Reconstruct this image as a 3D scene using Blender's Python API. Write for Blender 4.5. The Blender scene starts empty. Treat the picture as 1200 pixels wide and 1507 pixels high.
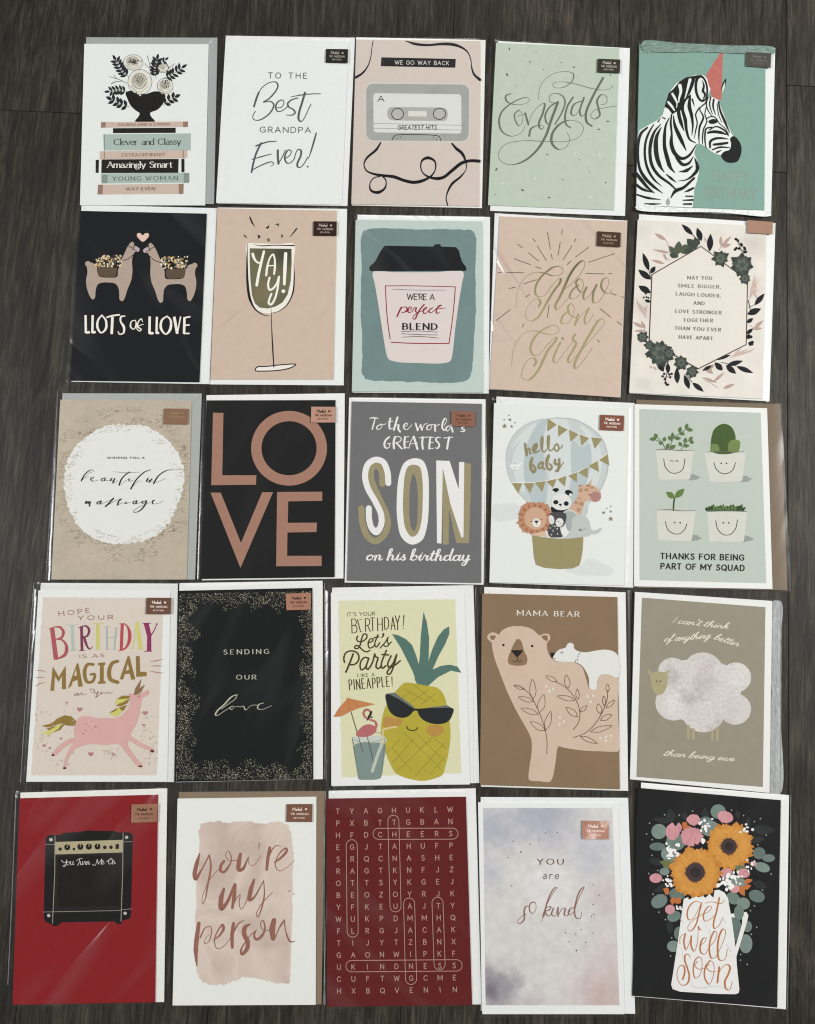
import bpy, math, random
from mathutils import Vector, Matrix, noise
from mathutils.geometry import tessellate_polygon
sc = bpy.context.scene
C = sc.collection
R = math.radians

# ---------------------------------------------------------------- camera
FPX = 1250.0                      # focal length in pixels of the 1200 x 1507 frame
TILT, ROLL, HGT = 0.135175, -0.101925, 0.80891
camd = bpy.data.cameras.new("camera"); cam = bpy.data.objects.new("camera", camd); C.objects.link(cam)
sc.camera = cam
ct, st = math.cos(TILT), math.sin(TILT); cr, sr = math.cos(ROLL), math.sin(ROLL)
R0, U0, FW = Vector((1, 0, 0)), Vector((0, ct, st)), Vector((0, st, -ct))
RX, UY = cr * R0 + sr * U0, -sr * R0 + cr * U0
cam.matrix_world = Matrix(((RX.x, UY.x, -FW.x, 0), (RX.y, UY.y, -FW.y, 0), (RX.z, UY.z, -FW.z, HGT), (0, 0, 0, 1)))
camd.sensor_fit = 'HORIZONTAL'; camd.sensor_width = 36.0; camd.lens = 36.0 * FPX / 1200.0
camd.clip_start = 0.01; camd.clip_end = 50

# ---------------------------------------------------------------- light of the room
wd = bpy.data.worlds.new("World"); sc.world = wd; wd.use_nodes = True
wd.node_tree.nodes["Background"].inputs[0].default_value = (1.0, 0.985, 0.95, 1)
wd.node_tree.nodes["Background"].inputs[1].default_value = 0.11
sc.view_settings.view_transform = 'Standard'; sc.view_settings.look = 'None'
sc.cycles.filter_width = 1.15
sc.view_settings.exposure = 0.0; sc.view_settings.gamma = 1.0
def lamp(name, loc, target, sx, sy, power, col):
    l = bpy.data.lights.new(name, 'AREA'); l.shape = 'RECTANGLE'; l.size = sx; l.size_y = sy; l.energy = power; l.color = col
    o = bpy.data.objects.new(name, l); C.objects.link(o); o.location = loc
    o.rotation_euler = (Vector(target) - Vector(loc)).to_track_quat('-Z', 'Y').to_euler()
    return o
lamp("ceiling_lamp", (2.3, 0.35, 1.75), (0.1, 0.15, 0), .55, .55, 81, (1, .98, .945))
lamp("window_light", (-2.2, 0.45, 1.75), (0, 0.15, 0), .6, .5, 47, (.985, .99, 1))
lamp("added_glint_lamp", (0.3, 2.9, 2.2), (0, 0.2, 0), .7, .5, 11, (1, .97, .92))  # added dim source, unseen, so that the sleeve wrinkles catch a glint

# ---------------------------------------------------------------- materials
def lin(h):
    o = []
    for i in (0, 2, 4):
        c = int(h[i:i + 2], 16) / 255
        o.append(c / 12.92 if c <= .04045 else ((c + .055) / 1.055) ** 2.4)
    return o
REF = ['dfe0dc']
_m = {}
def nt(name):
    m = bpy.data.materials.new(name); m.use_nodes = True
    n = m.node_tree; b = n.nodes['Principled BSDF']
    return m, n, b
def albedo(h):
    w = lin(REF[0]); c = lin(h)
    g = .3 * c[0] + .6 * c[1] + .1 * c[2]; c = [v * .94 + g * .06 for v in c]
    return tuple(min(.88, max(.0025, .8 * (c[i] / w[1]) ** 1.04)) for i in range(3))
def ink(h, foil=0, var=.05, scale=90, rough=.75):
    """printed card stock: one ink colour with the fine mottling of paper"""
    if var == .05: var, scale = (.015, 260) if sum(lin(h)) > 1.5 else (.035, 120)
    k = (h, foil, var, scale, REF[0])
    if k in _m: return _m[k]
    m, n, b = nt('foil' if foil else 'printed_ink'); a = albedo(h)
    tc = n.nodes.new('ShaderNodeTexCoord'); no = n.nodes.new('ShaderNodeTexNoise')
    no.inputs['Scale'].default_value = scale; no.inputs['Detail'].default_value = 6; no.inputs['Roughness'].default_value = .7
    n.links.new(tc.outputs['Object'], no.inputs['Vector'])
    mr = n.nodes.new('ShaderNodeMapRange'); mr.inputs[3].default_value = 1 - var; mr.inputs[4].default_value = 1 + var
    mr.inputs[1].default_value = .3; mr.inputs[2].default_value = .7
    n.links.new(no.outputs['Fac'], mr.inputs[0])
    vm = n.nodes.new('ShaderNodeVectorMath'); vm.operation = 'SCALE'; vm.inputs[0].default_value = a
    n.links.new(mr.outputs[0], vm.inputs['Scale']); n.links.new(vm.outputs[0], b.inputs['Base Color'])
    b.inputs['Roughness'].default_value = .34 if foil else rough
    b.inputs['Metallic'].default_value = .2 if foil else 0
    b.inputs['Specular IOR Level'].default_value = .3 if foil else .1
    _m[k] = m
    return m
def mottled(cols, scale, dist=1.0, detail=5, stretch=(1, 1, 1), rot=0, lo=.35, hi=.65):
    """wash of several colours, as in watercolour paper or brushed kraft"""
    m, n, b = nt('painted_wash')
    tc = n.nodes.new('ShaderNodeTexCoord'); mp = n.nodes.new('ShaderNodeMapping'); mp.inputs['Scale'].default_value = stretch
    mp.inputs['Rotation'].default_value = (0, 0, rot)
    no = n.nodes.new('ShaderNodeTexNoise'); no.inputs['Scale'].default_value = scale; no.inputs['Detail'].default_value = detail
    no.inputs['Distortion'].default_value = dist
    n.links.new(tc.outputs['Object'], mp.inputs[0]); n.links.new(mp.outputs[0], no.inputs['Vector'])
    r = n.nodes.new('ShaderNodeValToRGB'); e = r.color_ramp.elements
    while len(e) < len(cols): e.new(.5)
    for i, c in enumerate(cols):
        e[i].position = lo + (hi - lo) * i / (len(cols) - 1); e[i].color = (*albedo(c), 1)
    n.links.new(no.outputs['Fac'], r.inputs[0]); n.links.new(r.outputs[0], b.inputs['Base Color'])
    b.inputs['Roughness'].default_value = .7; b.inputs['Specular IOR Level'].default_value = .12
    return m
def washes(base, spots, wob=.014, scale=28, grain=.05, gs=60):
    """watercolour: a base tint with soft pools of other tints (x, y, radius, colour, strength) where the print has them; also used for painted foil sheen"""
    m, n, b = nt('watercolour'); N = n.nodes.new; K_ = n.links.new
    tc = N('ShaderNodeTexCoord'); no = N('ShaderNodeTexNoise'); no.inputs['Scale'].default_value = scale; no.inputs['Detail'].default_value = 7; no.inputs['Roughness'].default_value = .65
    K_(tc.outputs['Object'], no.inputs['Vector'])
    sb = N('ShaderNodeVectorMath'); sb.operation = 'SUBTRACT'; K_(no.outputs['Color'], sb.inputs[0]); sb.inputs[1].default_value = (.5, .5, .5)
    s2 = N('ShaderNodeVectorMath'); s2.operation = 'SCALE'; K_(sb.outputs[0], s2.inputs[0]); s2.inputs['Scale'].default_value = wob * 2
    ad = N('ShaderNodeVectorMath'); ad.operation = 'ADD'; K_(tc.outputs['Object'], ad.inputs[0]); K_(s2.outputs[0], ad.inputs[1])
    n2 = N('ShaderNodeTexNoise'); n2.inputs['Scale'].default_value = gs; n2.inputs['Detail'].default_value = 6; K_(tc.outputs['Object'], n2.inputs['Vector'])
    rg = N('ShaderNodeMapRange'); rg.inputs[1].default_value = .3; rg.inputs[2].default_value = .7; rg.inputs[3].default_value = 1 - grain; rg.inputs[4].default_value = 1 + grain; K_(n2.outputs['Fac'], rg.inputs[0])
    cur = None
    for x, y, r, col, k in spots:
        p = W(*pt(x, y), Z_CARD); q = W(*pt(x + r, y), Z_CARD)
        d = N('ShaderNodeVectorMath'); d.operation = 'DISTANCE'; K_(ad.outputs[0], d.inputs[0]); d.inputs[1].default_value = p
        mr = N('ShaderNodeMapRange'); mr.interpolation_type = 'SMOOTHSTEP'; mr.inputs[1].default_value = 0; mr.inputs[2].default_value = (q - p).length; mr.inputs[3].default_value = k; mr.inputs[4].default_value = 0; K_(d.outputs['Value'], mr.inputs[0])
        mx = N('ShaderNodeMix'); mx.data_type = 'RGBA'; K_(mr.outputs[0], mx.inputs[0])
        if cur is None: mx.inputs[6].default_value = (*albedo(base), 1)
        else: K_(cur, mx.inputs[6])
        mx.inputs[7].default_value = (*albedo(col), 1); cur = mx.outputs[2]
    vm = N('ShaderNodeVectorMath'); vm.operation = 'SCALE'; K_(cur, vm.inputs[0]); K_(rg.outputs[0], vm.inputs['Scale']); K_(vm.outputs[0], b.inputs['Base Color'])
    b.inputs['Roughness'].default_value = .7; b.inputs['Specular IOR Level'].default_value = .12
    return m
def envelope_mat(h):
    m = ink(h, var=.012, scale=200).copy(); n = m.node_tree; b = n.nodes['Principled BSDF']
    tc = n.nodes.new('ShaderNodeTexCoord'); no = n.nodes.new('ShaderNodeTexNoise'); no.inputs['Scale'].default_value = 45
    no.inputs['Detail'].default_value = 5
    bp = n.nodes.new('ShaderNodeBump'); bp.inputs['Strength'].default_value = .18; bp.inputs['Distance'].default_value = .0012
    n.links.new(tc.outputs['Object'], no.inputs['Vector']); n.links.new(no.outputs['Fac'], bp.inputs['Height'])
    n.links.new(bp.outputs[0], b.inputs['Normal'])
    return m
def film_mat(seed, strength=.5, milky=.015, rot=.6):
    """cellophane: clear, with a thin reflection broken up by creases"""
    m = bpy.data.materials.new('cellophane'); m.use_nodes = True; n = m.node_tree; n.nodes.clear()
    out = n.nodes.new('ShaderNodeOutputMaterial'); tr = n.nodes.new('ShaderNodeBsdfTransparent'); tr.inputs[0].default_value = (.985, .985, .985, 1)
    gl = n.nodes.new('ShaderNodeBsdfGlossy'); gl.inputs['Roughness'].default_value = .2
    df = n.nodes.new('ShaderNodeBsdfDiffuse'); df.inputs[0].default_value = (.8, .8, .8, 1)
    tc = n.nodes.new('ShaderNodeTexCoord'); mp = n.nodes.new('ShaderNodeMapping')
    m0 = n.nodes.new('ShaderNodeMapping'); m0.inputs['Rotation'].default_value = (0, 0, rot); n.links.new(tc.outputs['Object'], m0.inputs[0])
    mp.inputs['Scale'].default_value = (30, 6, 1); mp.inputs['Location'].default_value = (seed * 3.7, seed * 1.9, 0)
    n1 = n.nodes.new('ShaderNodeTexNoise'); n1.inputs['Scale'].default_value = 1; n1.inputs['Detail'].default_value = 1.2; n1.inputs['Distortion'].default_value = .8
    rp = n.nodes.new('ShaderNodeMapRange'); rp.inputs[1].default_value = .52; rp.inputs[2].default_value = .8; rp.clamp = True
    n.links.new(m0.outputs[0], mp.inputs[0]); n.links.new(mp.outputs[0], n1.inputs['Vector']); n.links.new(n1.outputs['Fac'], rp.inputs[0])
    bp = n.nodes.new('ShaderNodeBump'); bp.inputs['Strength'].default_value = strength * .8; bp.inputs['Distance'].default_value = .002
    n.links.new(rp.outputs[0], bp.inputs['Height']); n.links.new(bp.outputs[0], gl.inputs['Normal'])
    # reflectance rises towards grazing angles, the same from either side of the thin film
    ge = n.nodes.new('ShaderNodeNewGeometry'); dt = n.nodes.new('ShaderNodeVectorMath'); dt.operation = 'DOT_PRODUCT'
    n.links.new(ge.outputs['Incoming'], dt.inputs[0]); n.links.new(bp.outputs[0], dt.inputs[1])
    def mth(op, a_, b_=None):
        q = n.nodes.new('ShaderNodeMath'); q.operation = op
        for i_, v_ in ((0, a_), (1, b_)):
            if v_ is None: continue
            if isinstance(v_, (int, float)): q.inputs[i_].default_value = v_
            else: n.links.new(v_, q.inputs[i_])
        return q.outputs[0]
    sch = mth('MULTIPLY_ADD', mth('POWER', mth('SUBTRACT', 1.0, mth('ABSOLUTE', dt.outputs['Value'])), 5.0), .9); sch.node.inputs[2].default_value = .04
    mx = n.nodes.new('ShaderNodeMixShader'); n.links.new(sch, mx.inputs[0]); n.links.new(tr.outputs[0], mx.inputs[1]); n.links.new(gl.outputs[0], mx.inputs[2])
    m2 = n.nodes.new('ShaderNodeMixShader'); mk = mth('MULTIPLY_ADD', rp.outputs[0], .026 * strength if milky < .1 else .2); mk.node.inputs[2].default_value = milky if milky > .1 else milky * .3  # whitish glare streaks painted into the film along its creases
    n.links.new(mk, m2.inputs[0])
    n.links.new(mx.outputs[0], m2.inputs[1]); n.links.new(df.outputs[0], m2.inputs[2]); n.links.new(m2.outputs[0], out.inputs[0])
    return m
def wood_mat():
    m, n, b = nt('dark_wood_grain'); N = n.nodes.new; L_ = n.links.new
    tc = N('ShaderNodeTexCoord'); oi = N('ShaderNodeObjectInfo')
    off = N('ShaderNodeVectorMath'); off.operation = 'ADD'
    sc_ = N('ShaderNodeVectorMath'); sc_.operation = 'SCALE'; sc_.inputs[0].default_value = (9, 31, 5); L_(oi.outputs['Random'], sc_.inputs['Scale'])
    L_(tc.outputs['Object'], off.inputs[0]); L_(sc_.outputs[0], off.inputs[1])
    def nz(sx, sy, detail, dist, rough=.6):
        mp = N('ShaderNodeMapping'); mp.inputs['Scale'].default_value = (sx, sy, 1); L_(off.outputs[0], mp.inputs[0])
        t = N('ShaderNodeTexNoise'); t.inputs['Scale'].default_value = 1; t.inputs['Detail'].default_value = detail
        t.inputs['Distortion'].default_value = dist; t.inputs['Roughness'].default_value = rough; L_(mp.outputs[0], t.inputs['Vector']); return t.outputs['Fac']
    a = nz(7, 2.0, 5, 2.4); g = nz(150, 6, 9, 1.0, .78); f = nz(620, 26, 5, .2, .8); d = nz(50, 6, 8, 4.0, .72); kn = nz(16, 5, 3, 5.5)
    def mixf(x, y, k):
        q = N('ShaderNodeMix'); q.inputs[0].default_value = k; L_(x, q.inputs[2]); L_(y, q.inputs[3]); return q.outputs[0]
    v = mixf(mixf(mixf(a, kn, .4), g, .5), mixf(f, d, .5), .52)
    r = N('ShaderNodeValToRGB'); e = r.color_ramp.elements
    e[0].position = .415; e[0].color = (.0055, .0046, .0034, 1); e[1].position = .61; e[1].color = (.086, .074, .057, 1)
    x = e.new(.50); x.color = (.0255, .0216, .0162, 1)
    L_(v, r.inputs[0])
    # short pale flecks and dark pores in the grain
    fl = nz(300, 16, 4, .4, .85); mf = N('ShaderNodeMapRange'); mf.inputs[1].default_value = .60; mf.inputs[2].default_value = .72; L_(fl, mf.inputs[0])
    mx = N('ShaderNodeMix'); mx.data_type = 'RGBA'; q5 = N('ShaderNodeMath'); q5.operation = 'MULTIPLY'; q5.inputs[1].default_value = .22; L_(mf.outputs[0], q5.inputs[0]); L_(q5.outputs[0], mx.inputs[0]); L_(r.outputs[0], mx.inputs[6]); mx.inputs[7].default_value = (.13, .118, .098, 1)
    po = nz(260, 12, 3, .2, .8); mp2 = N('ShaderNodeMapRange'); mp2.inputs[1].default_value = .62; mp2.inputs[2].default_value = .70; L_(po, mp2.inputs[0])
    my = N('ShaderNodeMix'); my.data_type = 'RGBA'; q6 = N('ShaderNodeMath'); q6.operation = 'MULTIPLY'; q6.inputs[1].default_value = .5; L_(mp2.outputs[0], q6.inputs[0]); L_(q6.outputs[0], my.inputs[0]); L_(mx.outputs[2], my.inputs[6]); my.inputs[7].default_value = (.004, .0035, .003, 1)
    hs = N('ShaderNodeHueSaturation'); L_(my.outputs[2], hs.inputs['Color'])
    mr = N('ShaderNodeMapRange'); mr.inputs[3].default_value = .85; mr.inputs[4].default_value = 1.2; L_(oi.outputs['Random'], mr.inputs[0]); L_(mr.outputs[0], hs.inputs['Value'])
    L_(hs.outputs[0], b.inputs['Base Color'])
    b.inputs['Roughness'].default_value = .55; b.inputs['Specular IOR Level'].default_value = .3
    bp = N('ShaderNodeBump'); bp.inputs['Strength'].default_value = .35; bp.inputs['Distance'].default_value = .0012
    L_(mixf(g, f, .5), bp.inputs['Height']); L_(bp.outputs[0], b.inputs['Normal'])
    return m

# ---------------------------------------------------------------- mesh helpers
def newobj(name, verts, faces, mat, parent=None, smooth=False):
    me = bpy.data.meshes.new(name); me.from_pydata(verts, [], faces); me.update()
    if mat: me.materials.append(mat)
    if smooth: me.polygons.foreach_set('use_smooth', [True] * len(me.polygons))
    o = bpy.data.objects.new(name, me); C.objects.link(o)
    if parent: o.parent = parent; o.matrix_parent_inverse = Matrix.Translation(-PIV[0])
    return o
PIV = [Vector((0, 0, 0))]
CAMP = Vector((0, 0, HGT))
def W(px, py, z=0.0):
    """where the point of the table that shows at this spot of the photograph lies, in metres"""
    d = FW * FPX + RX * (px - 600.0) - UY * (py - 753.5)
    return CAMP + d * ((z - HGT) / d.z)
def slab(name, quad, z0, z1, mat, parent, n=10, wob=0.0):
    """a sheet of board: a closed slab with a slightly rounded rim"""
    top = []
    q = [W(*p, z1) for p in quad]
    loops = []
    def ring(ins, z):
        c = sum(q, Vector()) / 4; out = []
        for i in range(4):
            a, b2 = q[i], q[(i + 1) % 4]
            for k in range(n):
                p = a.lerp(b2, k / n); dd = (c - p); p = p + dd * (ins / dd.length); out.append(Vector((p.x, p.y, z)))
        return out
    e = min(.00022, (z1 - z0) * .3)
    rings = [ring(0, z0), ring(0, z1 - e), ring(e * .4, z1 - e * .25), ring(e * 1.4, z1)]
    v = [p for r_ in rings for p in r_]; m = 4 * n; f = []
    for j in range(3):
        for i in range(m): f.append((j * m + i, j * m + (i + 1) % m, (j + 1) * m + (i + 1) % m, (j + 1) * m + i))
    f.append(tuple(range(3 * m, 4 * m))); f.append(tuple(range(m - 1, -1, -1)))
    return newobj(name, v, f, mat, parent)

# ---------------------------------------------------------------- drawing in the plane of a card
FR = [0, 0, 1]
def F(ox, oy, s): FR[:] = [ox, oy, s]
def pt(x, y): return (FR[0] + x / FR[2], FR[1] + y / FR[2])
def ps(s): return [pt(*map(float, a.split(','))) for a in s.split()]
def cr_(P0, closed=False, step=1.1):
    """centripetal Catmull-Rom through the points"""
    n = len(P0)
    if n < 3 and not closed: return list(P0)
    out = []
    g = (lambda i: P0[i % n]) if closed else (lambda i: P0[min(max(i, 0), n - 1)])
    for i in range(n if closed else n - 1):
        p0, p1, p2, p3 = g(i - 1), g(i), g(i + 1), g(i + 2)
        if p0 == p1: p0 = (2 * p1[0] - p2[0], 2 * p1[1] - p2[1])
        if p3 == p2: p3 = (2 * p2[0] - p1[0], 2 * p2[1] - p1[1])
        d = lambda a, b: max(1e-4, math.hypot(a[0] - b[0], a[1] - b[1])) ** .5
        t0 = 0; t1 = d(p0, p1); t2 = t1 + d(p1, p2); t3 = t2 + d(p2, p3)
        m = max(3, min(14, int(math.hypot(p2[0] - p1[0], p2[1] - p1[1]) / step)))
        for k in range(m):
            t = t1 + (t2 - t1) * k / m
            def lp(a, b, ta, tb): u = (t - ta) / (tb - ta); return (a[0] + (b[0] - a[0]) * u, a[1] + (b[1] - a[1]) * u)
            A1, A2, A3 = lp(p0, p1, t0, t1), lp(p1, p2, t1, t2), lp(p2, p3, t2, t3)
            B1, B2 = lp(A1, A2, t0, t2), lp(A2, A3, t1, t3)
            out.append(lp(B1, B2, t1, t2))
    if not closed: out.append(P0[-1])
    return out
def poly_(p, holes=()):
    v = list(p); loops = [[Vector((a, b, 0)) for a, b in p]]
    for h in holes: v += list(h); loops.append([Vector((a, b, 0)) for a, b in h])
    return [(v, None, tessellate_polygon(loops))]
def P(s, *holes): return poly_(ps(s), [ps(h) for h in holes])
def S(s, *holes): return poly_(cr_(ps(s), True), [cr_(ps(h), True) for h in holes])
def disc_(c, rx, ry, rot=0, n=None):
    n = n or max(8, min(36, int(6 + 2.2 * max(rx, ry)))); cc, ss = math.cos(rot), math.sin(rot)
    return ([(c[0] + rx * math.cos(t) * cc - ry * math.sin(t) * ss, c[1] + rx * math.cos(t) * ss + ry * math.sin(t) * cc)
             for t in (2 * math.pi * i / n for i in range(n))], None, [tuple(range(n))])
def E(x, y, rx, ry=None, rot=0): ry = ry or rx; return [disc_(pt(x, y), rx / FR[2], ry / FR[2], R(rot))]
def RG(x, y, rx, ry, w, n=72):
    v = []; f = []; c = pt(x, y)
    for i in range(n):
        t = 2 * math.pi * i / n
        for k in (-.5, .5): v.append((c[0] + (rx + k * w) / FR[2] * math.cos(t), c[1] + (ry + k * w) / FR[2] * math.sin(t)))
    for i in range(n): j = (i + 1) % n; f.append((2 * i, 2 * i + 1, 2 * j + 1, 2 * j))
    return [(v, None, f)]
def D(s, r): return [disc_(p, r / FR[2], r / FR[2]) for p in ps(s)]
def ribbon(p, ws, closed=False, caps=True):
    n = len(p)
    if n < 2: return []
    v = []; z = []
    for i in range(n):
        a = p[(i - 1) % n] if closed else p[max(i - 1, 0)]; b = p[(i + 1) % n] if closed else p[min(i + 1, n - 1)]
        dx, dy = b[0] - a[0], b[1] - a[1]; l = math.hypot(dx, dy) or 1; w = ws[i] / 2
        v += [(p[i][0] - dy / l * w, p[i][1] + dx / l * w), (p[i][0] + dy / l * w, p[i][1] - dx / l * w)]; z += [i / n * 3e-6] * 2
    f = [(2 * i, 2 * i + 1, 2 * i + 3, 2 * i + 2) for i in range(n - 1)]
    if closed: f.append((2 * n - 2, 2 * n - 1, 1, 0)); z = None
    if n < 30: z = None
    out = [(v, z, f)]
    if caps and not closed:
        for i in (0, n - 1):
            if ws[i] > .5: out.append(disc_(p[i], ws[i] / 2, ws[i] / 2, n=10))
    return out
def wfun(w, n):
    if isinstance(w, (int, float)): return [w / FR[2]] * n
    return [(w[min(int(t), len(w) - 1)] * (1 - t % 1) + w[min(int(t) + 1, len(w) - 1)] * (t % 1)) / FR[2] for t in (i / max(1, n - 1) * (len(w) - 1) for i in range(n))]
def L(s, w, closed=False):
    out = []
    for q in s.split(';'):
        p = cr_(ps(q), closed); out += ribbon(p, wfun(w, len(p)), closed)
    return out
def LL(s, w):
    out = []
    for q in s.split(';'):
        a = ps(q)
        for i in range(len(a) - 1): out += ribbon([a[i], a[i + 1]], wfun(w, 2), caps=False)
        if isinstance(w, (int, float)):
            for p in a[1:-1]: out.append(disc_(p, w / 2 / FR[2], w / 2 / FR[2], n=10))
    return out
def penw(p, w0, w1, up=(0, 1), pw=.8):
    n = len(p); r_ = []
    for i in range(n):
        a, b = p[max(i - 1, 0)], p[min(i + 1, n - 1)]
        dx, dy = b[0] - a[0], b[1] - a[1]; l = math.hypot(dx, dy) or 1
        r_.append(max(0, (dx * up[0] + dy * up[1]) / l) ** pw)
    for _ in range(3): r_ = [(r_[max(i - 1, 0)] + 2 * r_[i] + r_[min(i + 1, n - 1)]) / 4 for i in range(n)]
    return [w0 + (w1 - w0) * t for t in r_]
def K(s, w0, w1, up=(0, 1), pw=.8):
    """pen stroke: broad where the pen moves down, fine where it moves up"""
    out = []
    for q in s.split(';'):
        p = cr_(ps(q)); out += ribbon(p, penw(p, w0 / FR[2], w1 / FR[2], up, pw))
    return out
def PJ(s, amp=3, seed=1):
    """straight-sided outline with a faintly uneven painted edge"""
    a = ps(s); out = []
    for i, p in enumerate(a):
        q = a[(i + 1) % len(a)]; m = max(2, int(math.hypot(q[0] - p[0], q[1] - p[1]) / 4))
        for k in range(m):
            t = k / m; x, y = p[0] + (q[0] - p[0]) * t, p[1] + (q[1] - p[1]) * t
            out.append((x + amp / FR[2] * noise.noise(Vector((x * .15, y * .15, seed))), y + amp / FR[2] * noise.noise(Vector((x * .15, y * .15, seed + 9)))))
    return poly_(out)
def LF(s, w, bulge=.45):
    """pointed leaves; each from base to tip"""
    out = []; a = ps(s)
    for i in range(0, len(a) - 1, 2):
        (x0, y0), (x1, y1) = a[i], a[i + 1]; dx, dy = x1 - x0, y1 - y0; l = math.hypot(dx, dy) or 1; nx, ny = -dy / l, dx / l; h = w / FR[2] / 2
        p = []
        for t in (0, .12, .28, .45, .62, .8, 1): p.append((x0 + dx * t + nx * h * math.sin(math.pi * t ** .9), y0 + dy * t + ny * h * math.sin(math.pi * t ** .9)))
        for t in (.8, .62, .45, .28, .12): p.append((x0 + dx * t - nx * h * math.sin(math.pi * t ** .9), y0 + dy * t - ny * h * math.sin(math.pi * t ** .9)))
        out.append((p, None, [tuple(range(len(p)))]))
    return out
def SP(s, n, ll, lw, ang=50, w=3, tip=True, start=.2):
    """sprig: a stem with leaves on both sides"""
    p = cr_(ps(s)); out = ribbon(p, wfun(w, len(p))); fr = FR[:]; F(0, 0, 1); k = fr[2]
    for i in range(n):
        t = start + (1 - start) * i / max(1, n - .5); j = min(len(p) - 2, int(t * (len(p) - 1)))
        a = math.atan2(p[j + 1][1] - p[j][1], p[j + 1][0] - p[j][0])
        for sg in (-1, 1):
            b = a + sg * R(ang); q = p[j]
            out += LF("%f,%f %f,%f" % (q[0], q[1], q[0] + ll / k * math.cos(b), q[1] + ll / k * math.sin(b)), lw / k)
    if tip:
        a = math.atan2(p[-1][1] - p[-2][1], p[-1][0] - p[-2][0]); q = p[-1]
        out += LF("%f,%f %f,%f" % (q[0], q[1], q[0] + ll / k * math.cos(a), q[1] + ll / k * math.sin(a)), lw / k)
    F(*fr); return out
def RR(s, r):
    """rounded quadrilateral"""
    q = ps(s); r = r / FR[2]; p = []
    for i in range(4):
        a, b, c = q[i - 1], q[i], q[(i + 1) % 4]
        def tow(u, v, d): l = math.hypot(v[0] - u[0], v[1] - u[1]); return (u[0] + (v[0] - u[0]) * d / l, u[1] + (v[1] - u[1]) * d / l)
        s0, s1 = tow(b, a, r), tow(b, c, r)
        for k in range(7):
            t = k / 6; p.append(tuple((1 - t) ** 2 * s0[m] + 2 * t * (1 - t) * b[m] + t * t * s1[m] for m in (0, 1)))
    return poly_(p)
def BL(outer, n, amp, seed=1, freq=3):
    """a smooth outline made ragged, as by a dry brush"""
    p = cr_(ps(outer), True); out = []
    cx = sum(a for a, b in p) / len(p); cy = sum(b for a, b in p) / len(p)
    tot = len(p)
    for i in range(n):
        t = i / n * tot; a, b = p[int(t) % tot], p[(int(t) + 1) % tot]; u = t % 1
        x, y = a[0] + (b[0] - a[0]) * u, a[1] + (b[1] - a[1]) * u
        r_ = amp / FR[2] * (noise.noise(Vector((i / n * freq * 20, seed * 7.3, 0))) + .5 * noise.noise(Vector((i / n * freq * 70, seed * 3.1, 5))))
        l = math.hypot(x - cx, y - cy) or 1
        out.append((x + (x - cx) / l * r_, y + (y - cy) / l * r_))
    return poly_(out)
def specks(pts_, size, asp=1.6, rot=None):
    v = []; f = []
    for x, y in pts_:
        a = random.uniform(0, 6.28) if rot is None else rot + random.uniform(-.35, .35); s = size * random.uniform(.5, 1.35) / FR[2]; c_, s_ = math.cos(a) * s * asp, math.sin(a) * s * asp
        d_, e_ = -math.sin(a) * s * .6, math.cos(a) * s * .6; px, py = pt(x, y); b = len(v)
        v += [(px - c_, py - s_), (px + d_, py + e_), (px + c_, py + s_), (px - d_, py - e_)]; f.append((b, b + 1, b + 2, b + 3))
    return [(v, None, f)]

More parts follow.
